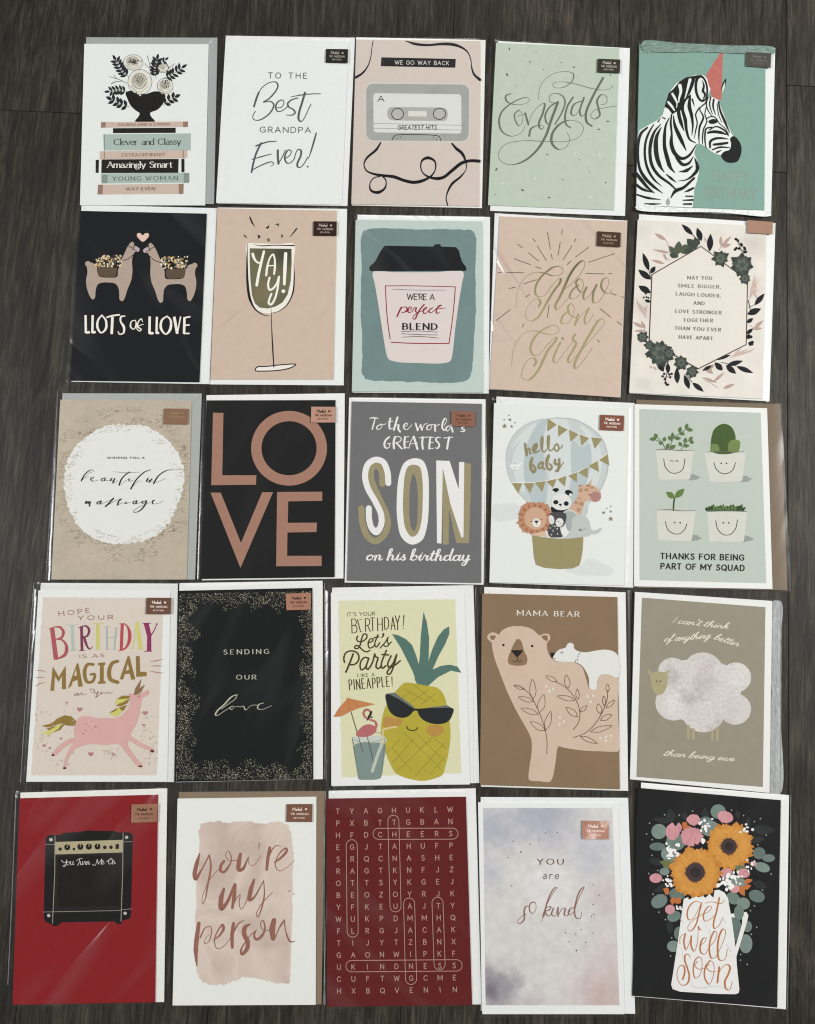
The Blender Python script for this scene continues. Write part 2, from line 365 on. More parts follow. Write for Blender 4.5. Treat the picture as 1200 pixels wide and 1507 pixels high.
# ---------------------------------------------------------------- stroke lettering
CAPS = {
'A': (.72, "0,0 .36,1;.36,1 .72,0;.13,.34 .59,.34"), 'B': (.55, "0,0 0,1;~0,1 .3,1 .47,.88 .46,.65 .3,.53 0,.53;~.0,.53 .3,.53 .52,.42 .55,.25 .47,.06 .28,0 0,0"),
'C': (.68, "~.66,.8 .5,.97 .3,.98 .08,.8 0,.5 .08,.2 .3,.02 .5,.03 .66,.2"), 'D': (.64, "0,0 0,1;~0,1 .28,1 .53,.85 .64,.5 .53,.15 .28,0 0,0"),
'E': (.48, "0,0 0,1;0,1 .48,1;0,.52 .4,.52;0,0 .48,0"), 'F': (.46, "0,0 0,1;0,1 .46,1;0,.52 .4,.52"),
'G': (.7, "~.66,.8 .5,.97 .3,.98 .08,.8 0,.5 .08,.2 .3,.02 .5,.03 .68,.16;.68,.12 .68,.46;.68,.46 .42,.46"), 'H': (.64, "0,0 0,1;.64,0 .64,1;0,.52 .64,.52"),
'I': (.06, ".03,0 .03,1"), 'J': (.4, "~.38,1 .38,.3 .3,.05 .15,0 0,.12"), 'K': (.58, "0,0 0,1;.56,1 0,.42;.18,.58 .58,0"), 'L': (.44, "0,0 0,1;0,0 .44,0"),
'M': (.84, "0,0 0,1;0,1 .42,.25;.42,.25 .84,1;.84,1 .84,0"), 'N': (.66, "0,0 0,1;0,1 .66,0;.66,0 .66,1"),
'O': (.8, "~.4,1 .12,.86 0,.5 .12,.14 .4,0 .68,.14 .8,.5 .68,.86 .4,1"), 'P': (.5, "0,0 0,1;~0,1 .3,1 .5,.9 .5,.6 .3,.47 0,.47"),
'Q': (.8, "~.4,1 .12,.86 0,.5 .12,.14 .4,0 .68,.14 .8,.5 .68,.86 .4,1;.5,.25 .8,-.08"), 'R': (.54, "0,0 0,1;~0,1 .3,1 .5,.9 .5,.62 .3,.48 0,.48;.25,.48 .56,0"),
'S': (.5, "~.46,.84 .36,.97 .2,1 .05,.88 .04,.7 .2,.57 .36,.46 .5,.3 .45,.1 .28,0 .1,.02 0,.16"), 'T': (.6, ".3,0 .3,1;0,1 .6,1"),
'U': (.62, "~0,1 0,.35 .1,.07 .31,0 .52,.07 .62,.35 .62,1"), 'V': (.68, "0,1 .34,0;.34,0 .68,1"), 'W': (1.0, "0,1 .25,0;.25,0 .5,.9;.5,.9 .75,0;.75,0 1,1"),
'X': (.62, "0,0 .62,1;0,1 .62,0"), 'Y': (.62, "0,1 .31,.48;.62,1 .31,.48;.31,.48 .31,0"), 'Z': (.58, "0,1 .58,1;.58,1 0,0;0,0 .58,0"),
"'": (.05, ".03,1 .02,.78"), '!': (.08, ".04,1 .04,.3;.04,.1 .04,.02"), ',': (.08, ".05,.08 .02,-.12"), '.': (.06, ".03,.0 .03,.06"), '&': (.6, "~.6,.1 .2,.75 .3,1 .42,.85 .05,.35 .1,.03 .35,0 .6,.45"), '#': (.6, ".15,0 .25,1;.4,0 .5,1;0,.33 .6,.33;0,.67 .6,.67")}
LOW = {
'a': (.44, "~.05,.55 .2,.66 .36,.58 .4,.4;.4,.45 .4,0;~.4,.38 .15,.34 .0,.18 .1,.01 .26,.03 .4,.18"), 'e': (.45, "0,.36 .45,.36;~.45,.36 .4,.58 .22,.66 .05,.55 0,.33 .06,.1 .25,0 .44,.12"),
'l': (.1, ".05,0 .05,1.05"), 'v': (.46, "0,.64 .23,0;.23,0 .46,.64"), 'r': (.32, "0,0 0,.64;~0,.4 .12,.6 .32,.62"), 'n': (.42, "0,0 0,.64;~0,.42 .12,.6 .3,.64 .42,.5 .42,.3;.42,.4 .42,0"),
'd': (.46, "~.42,.5 .25,.66 .06,.55 0,.32 .08,.06 .25,0 .42,.14;.44,0 .44,1.05"), 's': (.32, "~.3,.54 .2,.65 .05,.6 .03,.45 .16,.34 .3,.24 .3,.08 .15,0 0,.1"),
'y': (.46, "0,.64 .24,0;.46,.64 .14,-.3"), 'm': (.72, "0,0 0,.64;~0,.42 .1,.6 .26,.64 .36,.5 .36,.3;.36,.4 .36,0;~.36,.42 .46,.6 .6,.64 .72,.5 .72,.3;.72,.4 .72,0"),
'z': (.4, "0,.62 .4,.62;.4,.62 0,0;0,0 .4,0"), 'i': (.1, ".05,0 .05,.64;.05,.84 .05,.92"), 'g': (.42, "~.2,.64 .05,.55 .03,.4 .2,.28 .38,.4 .36,.56 .2,.64;~.12,.28 .02,.15 .3,.08 .42,-.08 .3,-.28 .1,-.28 0,-.14 .12,.02"),
't': (.32, ".12,.9 .12,.1;~.12,.12 .2,0 .32,.06;0,.62 .3,.62"), 'o': (.46, "~.23,.66 .05,.52 0,.33 .06,.1 .23,0 .4,.12 .46,.33 .4,.54 .23,.66")}
SCR = {
'a': (.52, "~.38,.38 .22,.45 .05,.3 .06,.06 .2,.0 .34,.2 .4,.44;~.4,.44 .36,.12 .42,0 .56,.12"), 'b': (.48, "~.0,.05 .2,.7 .22,1 .12,.95 .07,.5 .08,.08 .2,0 .36,.12 .34,.38 .2,.42 .1,.3;~.34,.38 .42,.3 .5,.35"),
'c': (.4, "~.34,.36 .2,.45 .05,.3 .06,.06 .2,0 .42,.14"), 'd': (.54, "~.38,.38 .22,.45 .05,.3 .06,.06 .2,0 .34,.2 .44,1;~.44,1 .37,.12 .44,0 .56,.12"), 'e': (.4, "~.0,.1 .2,.2 .3,.36 .2,.46 .06,.32 .05,.08 .2,0 .4,.12"),
'f': (.38, "~0,.05 .2,.5 .32,.95 .22,1 .15,.6 .1,-.3 .0,-.42 .05,-.2 .38,.12"), 'g': (.54, "~.38,.38 .22,.45 .05,.3 .06,.06 .2,0 .34,.2 .4,.44;~.4,.44 .36,-.1 .25,-.42 .08,-.4 .12,-.2 .55,.12"),
'h': (.52, "~0,.05 .2,.7 .22,1 .12,.95 .08,.4 .06,0;~.06,0 .12,.3 .28,.44 .34,.3 .32,.08 .4,0 .52,.12"), 'i': (.26, "~0,.1 .12,.44;~.12,.44 .08,.1 .14,0 .27,.12;.17,.6 .18,.66"),
'k': (.45, "~0,.05 .2,.7 .22,1 .12,.95 .08,.4 .06,0;~.06,.1 .2,.4 .32,.4 .25,.25 .12,.22;~.12,.22 .28,.15 .3,.02 .45,.1"), 'l': (.28, "~0,.05 .18,.6 .22,.95 .14,1 .07,.6 .06,.1 .14,0 .28,.12"),
'm': (.74, "~0,.3 .06,.44 .08,.3 .05,0;~.05,0 .12,.35 .24,.44 .3,.3 .27,0;~.27,0 .36,.35 .48,.44 .54,.32 .52,.08 .6,0 .72,.12"), 'n': (.5, "~0,.3 .06,.44 .08,.3 .05,0;~.05,0 .15,.35 .28,.44 .33,.32 .3,.08 .38,0 .5,.12"),
'o': (.46, "~.25,.44 .06,.32 .05,.06 .2,0 .35,.15 .32,.38 .2,.44;~.3,.38 .4,.32 .48,.38"), 'p': (.46, "~.02,.3 .1,.44;~.1,.44 .06,.0 .0,-.45;~.06,.1 .2,.42 .34,.4 .36,.15 .22,0 .08,.08"),
'r': (.4, "~0,.1 .1,.48 .15,.38 .28,.38;~.28,.38 .24,.1 .3,0 .42,.12"), 's': (.34, "~0,.05 .15,.35 .2,.46;~.2,.46 .22,.3 .3,.12 .18,0 .04,.06"), 't': (.32, "~0,.1 .15,.6 .18,.8;~.18,.8 .1,.1 .18,0 .32,.12;~.02,.58 .32,.6"),
'u': (.52, "~.02,.3 .08,.44;~.08,.44 .05,.1 .16,0 .3,.15 .36,.44;~.36,.44 .33,.1 .4,0 .52,.12"), 'v': (.44, "~.02,.3 .08,.44;~.08,.44 .08,.1 .16,0 .3,.2 .34,.44 .44,.38"), 'w': (.58, "~.02,.3 .08,.44;~.08,.44 .06,.1 .15,0 .28,.2 .3,.4;~.3,.4 .28,.08 .36,0 .5,.2 .5,.44 .58,.36"),
'y': (.52, "~.02,.3 .08,.44;~.08,.44 .06,.1 .16,0 .3,.15 .38,.44;~.38,.44 .34,-.1 .22,-.42 .08,-.4 .12,-.2 .52,.12")}
def T(txt, x0, y0, x1, y1, h, w=5, con=1.0, ser=0, sl=0, font=None, gap=.28, sp=.45, jit=0, pen=None):
    """lettering set along a baseline, stretched to end where the photograph's line ends"""
    a, b = pt(x0, y0), pt(x1, y1); ln = math.hypot(b[0] - a[0], b[1] - a[1]); u = ((b[0] - a[0]) / ln, (b[1] - a[1]) / ln); v = (u[1], -u[0])
    H = h / FR[2]; adv = 0; gl = []
    for ch in txt:
        if ch == ' ': adv += sp; continue
        d = (font or {}).get(ch) or CAPS.get(ch) or LOW.get(ch)
        if not d: continue
        g_ = 0 if (font is SCR and ch in SCR) else gap
        gl.append((adv, d)); adv += d[0] + g_
        if font is SCR and ch not in SCR: adv -= gap * .6
    adv -= gap if not (font is SCR) else 0
    sx = ln / max(adv, .1); out = []; base = w / FR[2]
    for off, d in gl:
        dy_ = random.uniform(-jit, jit) * H
        for st_ in d[1].split(';'):
            sm = st_[0] == '~'; raw = [tuple(map(float, q.split(','))) for q in st_.lstrip('~').split()]
            def mp(q): X = (off + q[0]) * sx + q[1] * H * sl; Y = q[1] * H + dy_; return (a[0] + u[0] * X + v[0] * Y, a[1] + u[1] * X + v[1] * Y)
            q = [mp(p) for p in raw]
            if font is SCR and pen:
                p = cr_(q, step=.8) if sm else q; out += ribbon(p, penw(p, pen[0] / FR[2], pen[1] / FR[2])); continue
            p = cr_(q, step=.8) if sm else q; n = len(p); ws = []
            for i in range(n):
                c_, d_ = p[max(i - 1, 0)], p[min(i + 1, n - 1)]; l = math.hypot(d_[0] - c_[0], d_[1] - c_[1]) or 1
                vert = abs((d_[0] - c_[0]) * v[0] + (d_[1] - c_[1]) * v[1]) / l
                if not sm and con < 1 and raw[-1][1] - raw[0][1] > .5 and abs(raw[0][0] - raw[-1][0]) > .12: vert *= .35
                ws.append(base * (con + (1 - con) * vert))
            out += ribbon(p, ws, caps=(ser == 0 and base > .6))
            if ser and not sm:
                for q_ in (raw[0], raw[-1]):
                    if abs(raw[0][1] - raw[-1][1]) > .3 and (q_[1] in (0, 1, .64, 1.05)):
                        c0 = mp(q_); k = ser * H
                        out += ribbon([(c0[0] - u[0] * k, c0[1] - u[1] * k), (c0[0] + u[0] * k, c0[1] + u[1] * k)], [base * max(con, .35)] * 2, caps=False)
    return out
def TS(txt, x0, y0, x1, y1, h, w0, w1, sl=.35): return T(txt, x0, y0, x1, y1, h, w=w1, font=SCR, sl=sl, pen=(w0, w1), gap=.2, sp=.25)

# ---------------------------------------------------------------- a card with its envelope, sleeve and sticker
Z_ENV0, Z_ENV1, Z_CARD = .0006, .0012, .0020
ONE = {'printed_leaves': 'printed_leaf', 'printed_stripes': 'printed_stripe', 'printed_mane_stripes': 'printed_mane_stripe', 'printed_reels': 'printed_reel', 'printed_lines': 'printed_line', 'printed_tape_ribbon': 'printed_ribbon',
 'printed_book_bands': 'printed_book_band', 'printed_rose_lines': 'printed_rose_line', 'foil_rays': 'foil_ray', 'printed_pink_leaves': 'printed_pink_leaf', 'printed_dark_leaves': 'printed_dark_leaf', 'printed_mid_leaves': 'printed_green_leaf',
 'printed_green_leaves': 'printed_green_leaf', 'printed_feathers': 'printed_feather', 'printed_stems': 'printed_stem', 'printed_gores': 'printed_gore', 'printed_twigs': 'printed_twig', 'printed_bubbles': 'printed_bubble', 'printed_dashes': 'printed_dash',
 'printed_orange_flowers': 'printed_orange_petal', 'printed_pink_flowers': 'printed_pink_flower', 'printed_hearts': 'printed_heart', 'printed_hooves': 'printed_hoof', 'printed_cheeks': 'printed_cheek', 'printed_sticks': 'printed_stick', 'printed_knobs': 'printed_knob',
 'printed_screws': 'printed_screw', 'foil_legs': 'foil_leg', 'foil_stars': 'foil_star', 'printed_lion_tufts': 'printed_lion_tuft', 'printed_giraffe_spots': 'printed_giraffe_spot', 'printed_cub_lines': 'printed_cub_line', 'printed_jug_marks': 'printed_jug_mark',
 'printed_knob_marks': 'printed_knob_mark', 'foil_script': 'foil_script', 'printed_rose_petals': 'printed_rose_petal', 'foil_flecks': 'foil_fleck', 'printed_bird_lines': 'printed_bird_line', 'printed_marks': 'printed_mark'}
SCAT = {'printed_dots', 'printed_specks', 'printed_berries', 'printed_flowers', 'printed_tiny_blossoms', 'printed_succulent', 'printed_petals', 'printed_petal_lines', 'printed_penguin_spots', 'printed_marks', 'printed_stamens', 'printed_face'}
ZMAX = {}
class Card:
    def __init__(s, key, label, quad, env, base, env_col='d9dbd8', ref='dfe0dc', mat=None, z=0.0):
        s.fr = key; F(*key); REF[0] = ref
        s.quad = ps(quad); s.envq = ps(env) if env else None; s.dz = z
        c = sum((W(*p) for p in s.quad), Vector()) / 4
        e = bpy.data.objects.new('greeting_card', None); C.objects.link(e); e.location = (c.x, c.y, 0); e.empty_display_size = .05
        e['label'] = label; e['category'] = 'card'; e['group'] = 'greeting cards laid out in rows on the floor'
        s.root = e; PIV[0] = Vector((c.x, c.y, 0)); s.piv = PIV[0]
        if s.envq: slab('envelope', s.envq, Z_ENV0 + z, Z_ENV1 + z, envelope_mat(env_col), e)
        if s.envq:
            q_ = s.envq; bl = lambda u, t: tuple((q_[0][k] * (1 - u) + q_[1][k] * u) * (1 - t) + (q_[3][k] * (1 - u) + q_[2][k] * u) * t for k in (0, 1))
            slab('envelope_flap', [bl(.012, .004), bl(.988, .004), bl(.56, .47), bl(.44, .47)], Z_ENV1 + z + 2e-5, Z_ENV1 + z + .00022, envelope_mat(env_col), e, n=6)
        s.card = slab('card_stock', s.quad, Z_ENV1 + z + .00024, Z_CARD + z, mat or ink(base), e)
        s.z = Z_CARD + z + 2e-5; s.hi = s.z
    def art(s, name, col, *prims, foil=0, mat=None, var=.05, scale=90, flat=False, parent=None):
        if len(prims) > 1:
            big, small = [], []
            for pr in prims:
                xs = [q[0] for p_ in pr for q in p_[0]]; ys = [q[1] for p_ in pr for q in p_[0]]
                (big if max(max(xs) - min(xs), max(ys) - min(ys)) > 11 else small).append(pr)
            m = mat or ink(col, foil, var, scale); one = ONE.get(name, name)
            for pr in big: o = s.art(one, col, pr, mat=m, flat=flat, parent=parent)
            if small:
                o = s.art(name, col, [q for pr in small for q in pr], mat=m, flat=flat, parent=parent)
                if len(small) > 1: o['kind'] = 'stuff'
            return o
        v = []; f = []; z = s.z
        for pr in prims:
            for (pv, pz, pf) in pr:
                b = len(v)
                for i, q in enumerate(pv): v.append(W(q[0], q[1], z + (pz[i] if pz else 0)))
                f += [tuple(b + k for k in fc) for fc in pf]
                if not flat: z += 3e-7 + (pz[-1] if pz else 0)
        s.z = z + 3e-6; s.hi = max(s.hi, z if parent is None else 0); ZMAX[s.root.name] = max(ZMAX.get(s.root.name, 0), s.z - s.dz - Z_CARD) if name != 'printed_lettering' else ZMAX.get(s.root.name, 0)
        PIV[0] = s.piv
        o = newobj(name, v, f, mat or ink(col, foil, var, scale), None)
        if len(prims[0]) > 1 and name in SCAT: o['kind'] = 'stuff'
        o.parent = parent or s.card
        return o
    def sleeve(s, m=(7, 3, 5, 4), seed=1, strength=.4, milky=.004, rot=.6, amp=.00022, q=None, soft=.008):
        A = s.envq or s.quad; B = s.quad
        q = ps(q) if q else [(min(A[0][0], B[0][0]) - m[0], min(A[0][1], B[0][1]) - m[1]), (max(A[1][0], B[1][0]) + m[2], min(A[1][1], B[1][1]) - m[1]),
             (max(A[2][0], B[2][0]) + m[2], max(A[2][1], B[2][1]) + m[3]), (min(A[3][0], B[3][0]) - m[0], max(A[3][1], B[3][1]) + m[3])]
        amp *= .45; nu, nv = 44, 58; v = []; f = []; top = max(Z_CARD + s.dz + .00045, s.hi + .0002)
        core = [W(*p) for p in s.quad]; env = [W(*p) for p in (s.envq or s.quad)]; cc = sum(core, Vector()) / 4
        def inside(p, Q):
            d = 1e9
            for i in range(4):
                a, b = Q[i], Q[(i + 1) % 4]; e = b - a; n_ = Vector((e.y, -e.x)).normalized(); d = min(d, -((p.x - a.x) * n_.x + (p.y - a.y) * n_.y))
            return d
        sgn = 1 if inside(cc, core) > 0 else -1
        if sgn < 0: core = core[::-1]; env = env[::-1]
        for j in range(nv + 1):
            tv = j / nv
            for i in range(nu + 1):
                tu = i / nu
                # crowd the grid lines towards the borders, where the film bends down
                uu = .5 - .5 * math.cos(math.pi * tu); vv = .5 - .5 * math.cos(math.pi * tv); uu = .5 * uu + .5 * tu; vv = .5 * vv + .5 * tv
                x = (q[0][0] * (1 - uu) + q[1][0] * uu) * (1 - vv) + (q[3][0] * (1 - uu) + q[2][0] * uu) * vv
                y = (q[0][1] * (1 - uu) + q[1][1] * uu) * (1 - vv) + (q[3][1] * (1 - uu) + q[2][1] * uu) * vv
                p = W(x, y, .001); d1 = inside(p, core); d2 = inside(p, env)
                sm = lambda t: 0 if t < 0 else 1 if t > 1 else t * t * (3 - 2 * t)
                k1 = sm((d1 + soft) / soft); k2 = sm((d2 + .005) / .005)
                z = .0003 + s.dz + max(k1 * (top - .0003 - s.dz), k2 * (Z_ENV1 - .0001))
                # creases run obliquely and fade out in the middle of the card
                edge = 1 - sm(min(d1, .03) / .03) * .65
                c1 = noise.noise(Vector(((p.x * math.cos(rot) + p.y * math.sin(rot)) * 130, (-p.x * math.sin(rot) + p.y * math.cos(rot)) * 22, seed * 9.1)))
                c2 = noise.noise(Vector((p.x * 60, p.y * 60, seed * 4.4)))
                z += amp * (max(0, c1 + .1) * 1.5 + c2 * .6) * (edge if d1 > 0 else .5)
                v.append(Vector((p.x, p.y, max(z, .0003 + s.dz))) if d1 <= 0 else Vector((p.x, p.y, max(z, top - .0002))))
        for j in range(nv):
            for i in range(nu): a = j * (nu + 1) + i; f.append((a, a + nu + 1, a + nu + 2, a + 1))
        PIV[0] = s.piv
        s.film = newobj('clear_sleeve', v, f, film_mat(seed, strength, milky, rot), s.root, smooth=True)
        # the welded side seams: narrow ridges of doubled film, their bright glint painted in as milky colour
        return s.film
    def seam(s, pts_, w=1.2, milky=.35):
        p = ps(pts_); out = []; v = []; f = []
        pp = cr_(p, step=6)
        for i, q in enumerate(pp):
            a, b = pp[max(i - 1, 0)], pp[min(i + 1, len(pp) - 1)]; dx, dy = b[0] - a[0], b[1] - a[1]; l = math.hypot(dx, dy) or 1
            ww = w * (.7 + .5 * noise.noise(Vector((i * .9, q[0], 0)))) 
            for k, zz in ((-1, .0006), (0, .0014), (1, .0006)): v.append(W(q[0] - dy / l * ww * k * .5, q[1] + dx / l * ww * k * .5, zz + s.dz))
        for i in range(len(pp) - 1):
            for k in (0, 1): a = i * 3 + k; f.append((a, a + 1, a + 4, a + 3))
        PIV[0] = s.piv
        return newobj('sleeve_seam', v, f, film_mat(3, .2, milky), s.root, smooth=True)
    def sticker(s, quad, col, tcol, lines=True, r=4, metal=0):
        F(*s.fr); q = ps(quad); z = max(Z_CARD + s.dz + .0010, s.hi + .0006); PIV[0] = s.piv
        m = ink(col, 1 if metal else 0, .08, 60)
        st_ = slab('price_sticker', q, z, z + .00012, m, s.root, n=4)
        if lines:
            zs = s.z; s.z = z + .00014
            def bl(u, t): return tuple((q[0][k] * (1 - u) + q[1][k] * u) * (1 - t) + (q[3][k] * (1 - u) + q[2][k] * u) * t for k in (0, 1))
            fr = FR[:]; F(0, 0, 1); pr = []
            for txt, u0, u1, t, hh, w_, fo in (("Masked", .24, .6, .36, 4.2, .7, SCR), ("THE", .16, .32, .6, 2.8, .55, None), ("MORGAN", .4, .84, .61, 2.8, .55, None), ("#STATION", .28, .7, .82, 2.1, .4, None)):
                a, b = bl(u0, t), bl(u1, t); pr += T(txt, a[0], a[1], b[0], b[1], hh, w_, font=fo)
            c = bl(.76, .28); pr += S("%f,%f %f,%f %f,%f %f,%f %f,%f" % (c[0], c[1] + 2, c[0] - 2, c[1] - .3, c[0] - 1, c[1] - 1.5, c[0], c[1] - .7, c[0] + 1.8, c[1] - 1.2))
            o = s.art('printed_lettering', tcol, pr); s.z = zs; F(*fr)
            o.parent = st_
        return st_

# ---------------------------------------------------------------- floor
def floor():
    base = newobj('floor', [(-1.6, -1.6, -.012), (1.6, -1.6, -.012), (1.6, 1.9, -.012), (-1.6, 1.9, -.012)], [(0, 1, 2, 3)], ink('141210'))
    base['kind'] = 'structure'
    wm = wood_mat(); PIV[0] = Vector((0, 0, 0))
    u = W(1158, 125) - W(1158, 20)
    xdir = (W(1100, 300) - W(160, 235)); 
    ydir = (W(1158, 20) - W(1163, 1400)); ydir.z = 0; ydir.normalize(); xd = Vector((ydir.y, -ydir.x, 0))
    o0 = W(1158, 125); o0.z = 0; pw = .172; rnd = random.Random(5)
    for c in range(-8, 5):
        joint = 0.0 if c == 0 else (W(*((40, 163), (300, 215), (300, 480), (620, 720), (800, 1000))[(-c) % 5], 0) - o0).dot(ydir) if c < 0 else 1.0
        if c <= -6: joint = (W(40, 163, 0) - o0).dot(ydir) + (c % 2) * .6
        for k in (-2, -1, 0, 1):
            y0 = joint + k * 1.22; y1 = y0 + 1.22
            if y1 < -1.9 or y0 > 1.1: continue
            g = .00022; b = .0004; v = []
            for z, i in ((-.008, 0), (-b, 0), (0, b)):
                for xx, yy in ((c * pw + g + i, y0 + g + i), ((c + 1) * pw - g - i, y0 + g + i), ((c + 1) * pw - g - i, y1 - g - i), (c * pw + g + i, y1 - g - i)):
                    v.append((xx, yy, z))
            f = [(8, 9, 10, 11)] + [(j * 4 + i, j * 4 + (i + 1) % 4, j * 4 + 4 + (i + 1) % 4, j * 4 + 4 + i) for j in (0, 1) for i in range(4)]
            me = bpy.data.meshes.new('plank'); me.from_pydata(v, [], f); me.update(); me.materials.append(wm)
            o = bpy.data.objects.new('plank', me); C.objects.link(o); o.parent = base
            o.matrix_world = Matrix(((xd.x, ydir.x, 0, o0.x), (xd.y, ydir.y, 0, o0.y), (0, 0, 1, 0), (0, 0, 0, 1)))
floor()
random.seed(11)
def rp(n, x0, y0, x1, y1): return [(random.uniform(x0, x1), random.uniform(y0, y1)) for _ in range(n)]

# ================================================================ top row
def card_books():
    c = Card((100, 40, 5), "white card with black vase of roses on a stack of books, grey envelope behind", "120,120 1035,122 1010,1310 88,1308", "135,72 1100,75 1075,1300 100,1295", 'd6dad6', '9ba09e', ref='d6dad6')
    leaf = SP("455,370 400,320 355,245", 6, 52, 22, 52) + SP("440,475 380,462 310,470", 5, 46, 20, 55) + SP("455,585 400,568 325,532", 4, 52, 26, 50) + SP("700,570 745,535 785,515", 3, 50, 26, 55) + SP("700,375 760,350 835,300", 5, 52, 22, 55) + SP("650,375 640,315 655,240", 6, 50, 22, 50) + SP("660,250 700,250 715,240", 2, 34, 18, 55)
    c.art('printed_leaves', '26272a', leaf)
    c.art('printed_twigs', '57534e', K("440,415 380,385 305,362;400,395 350,400 320,415;380,385 350,370 340,350;605,325 600,265 583,208;605,300 575,280 570,265;605,270 625,245 632,228;720,330 745,300 785,268;745,300 735,280 725,268", 4, 8))
    c.art('printed_vase', '1f1d1c', S("425,480 436,520 462,575 500,612 528,632 520,655 495,692 640,692 612,655 606,630 660,605 700,560 716,495 650,470 560,490 480,465"))
    for q, n in (((480, 258, 72, 57), 0), ((530, 402, 88, 92), 1), ((716, 432, 58, 57), 2), ((700, 300, 38, 34), 3)):
        c.art('printed_rose', 'd3d1c4', BL("%d,%d %d,%d %d,%d %d,%d" % (q[0] - q[2], q[1], q[0], q[1] - q[3], q[0] + q[2], q[1], q[0], q[1] + q[3]), 60, 22, n))
        c.art('printed_rose_shade', 'a5a296', E(q[0] - 4, q[1] - 8, q[2] * .66, q[3] * .66))
        c.art('printed_rose_petals', 'c9c6b8', K("%d,%d %d,%d %d,%d" % (q[0] - q[2] * .5, q[1] + q[3] * .1, q[0], q[1] + q[3] * .45, q[0] + q[2] * .55, q[1] - q[3] * .1), 8, 10) + K("%d,%d %d,%d %d,%d" % (q[0] - q[2] * .4, q[1] - q[3] * .35, q[0], q[1] - q[3] * .6, q[0] + q[2] * .4, q[1] - q[3] * .3), 6, 8))
        c.art('printed_rose_lines', '57554d', RG(q[0], q[1], q[2], q[3], 3.2) + K("%d,%d %d,%d %d,%d" % (q[0] - q[2] * .8, q[1] + q[3] * .3, q[0] - q[2] * .1, q[1] + q[3] * .82, q[0] + q[2] * .7, q[1] + q[3] * .4), 2, 4))
    c.art('printed_stamens', '3c3a35', specks([(480 + random.gauss(0, 18), 250 + random.gauss(0, 13)) for _ in range(40)], 5) + K("505,395 512,372 520,350;520,400 530,370 545,352;538,405 548,380 556,365;495,370 500,360 508,355;530,410 520,398 510,390", 4, 8) + specks([(722 + random.gauss(0, 15), 425 + random.gauss(0, 16)) for _ in range(30)], 5))
    c.art('printed_blush_book', 'bfac9e', P("245,697 885,692 882,732 243,738"), P("235,912 880,905 878,963 235,970"), P("222,1158 852,1150 850,1225 218,1230"))
    c.art('printed_book_bands', '8d7464', P("222,1158 258,1157 257,1228 218,1230"), P("815,1152 852,1150 850,1225 817,1226"), P("845,906 853,906 852,964 845,964"), P("266,912 272,912 271,969 265,969"), P("848,695 885,692 882,732 848,734"), P("245,697 278,697 277,737 243,738"))
    c.art('printed_black_book', '24211f', P("332,742 793,738 793,776 332,778"), P("205,975 228,974 226,1070 204,1070"), P("248,972 815,968 812,1070 246,1072"), P("835,968 858,968 858,1065 836,1066"))
    c.art('printed_teal_book', 'a1b1aa', P("262,787 905,780 903,905 265,905"), P("245,1076 893,1070 893,1142 248,1148"))
    c.art('printed_book_bands', '7f8e87', P("262,787 272,787 273,905 265,905"), P("248,1085 292,1084 292,1147 248,1148"), P("852,1072 893,1070 893,1142 852,1144"))
    c.art('printed_lettering', '3c4643', T("Clever and Classy", 340, 866, 830, 862, 44, 8, .3, .14, gap=.12, font=LOW))
    c.art('printed_lettering', '77604f', T("EXTRAORDINARY", 398, 950, 715, 946, 22, 4, .5, .12), T("ADORING KIND & STRONG", 368, 724, 752, 720, 16, 3.5, .5, .1), T("WAY EVEN", 428, 1200, 640, 1198, 22, 4.5, .5, .12))
    c.art('printed_lettering', '5c6c66', T("YOUNG WOMAN", 330, 1130, 808, 1124, 32, 6, .35, .1, gap=.4))
    c.art('printed_lettering', 'd8d5cc', T("Amazingly Smart", 290, 1032, 768, 1030, 42, 8.5, .28, .14, gap=.12, font=LOW))
    c.sleeve((3, 1, 1, 2), 1, .15, amp=.0001)

def card_grandpa():
    c = Card((300, 40, 5), "white card lettered To the Best Grandpa Ever in silver script", "160,95 1066,103 1014,1306 90,1291", "162,60 1113,75 1057,1315 100,1296", 'dcdfdd', 'dddfdf', ref='dddfdd')
    s = '555d5f'
    c.art('foil_script', s, K("405,480 385,530 370,582", 6, 14), K("385,545 420,455 480,408 530,402 546,425 535,460 480,525 440,550 490,545 515,565 505,605 460,655 400,684 365,675 362,650 380,618", 7, 12),
          K("528,592 570,588 590,560 582,535 550,545 530,580 535,610 555,620 590,605 625,575", 7, 12), K("692,520 650,532 618,560 625,585 660,605 672,630 650,645 610,645", 7, 13), K("745,480 725,550 700,635 700,680 718,693 745,660 765,615 790,565", 7, 16), L("640,512 720,497 790,490 860,488", [5, 9, 8, 6]), foil=1)
    c.art('foil_script', s, L("535,838 470,843 385,872", [6, 10, 12]), K("422,852 385,930 365,1000 352,1065", 7, 14), L("355,972 430,950 498,932", [6, 9, 6]), L("365,1045 430,1012 500,990 516,1003 495,1022", [8, 8, 9, 8, 4]),
          K("545,905 545,950 550,1003;550,1003 572,965 602,902", 7, 16), K("600,965 635,940 645,910 625,902 602,930 597,970 615,1000 640,995 665,970", 7, 12), K("665,970 680,920 695,898 715,905 715,940 690,1000 690,1025 710,1030 740,1000 765,955", 7, 14), L("828,778 808,850 790,910 770,968", [10, 13, 10, 4]), E(765, 1025, 7), foil=1)
    c.art('foil_lettering', s, T("TO THE", 476, 373, 757, 376, 40, 5.5, 1, gap=.5, sp=.75), T("GRANDPA", 415, 772, 786, 776, 40, 5.5, 1, gap=.35), foil=1)
    c.sleeve((2, 1, 2, 2), 2, .5, .02); c.sticker("900,158 1063,160 1060,262 896,258", '2a2926', '9a958c')

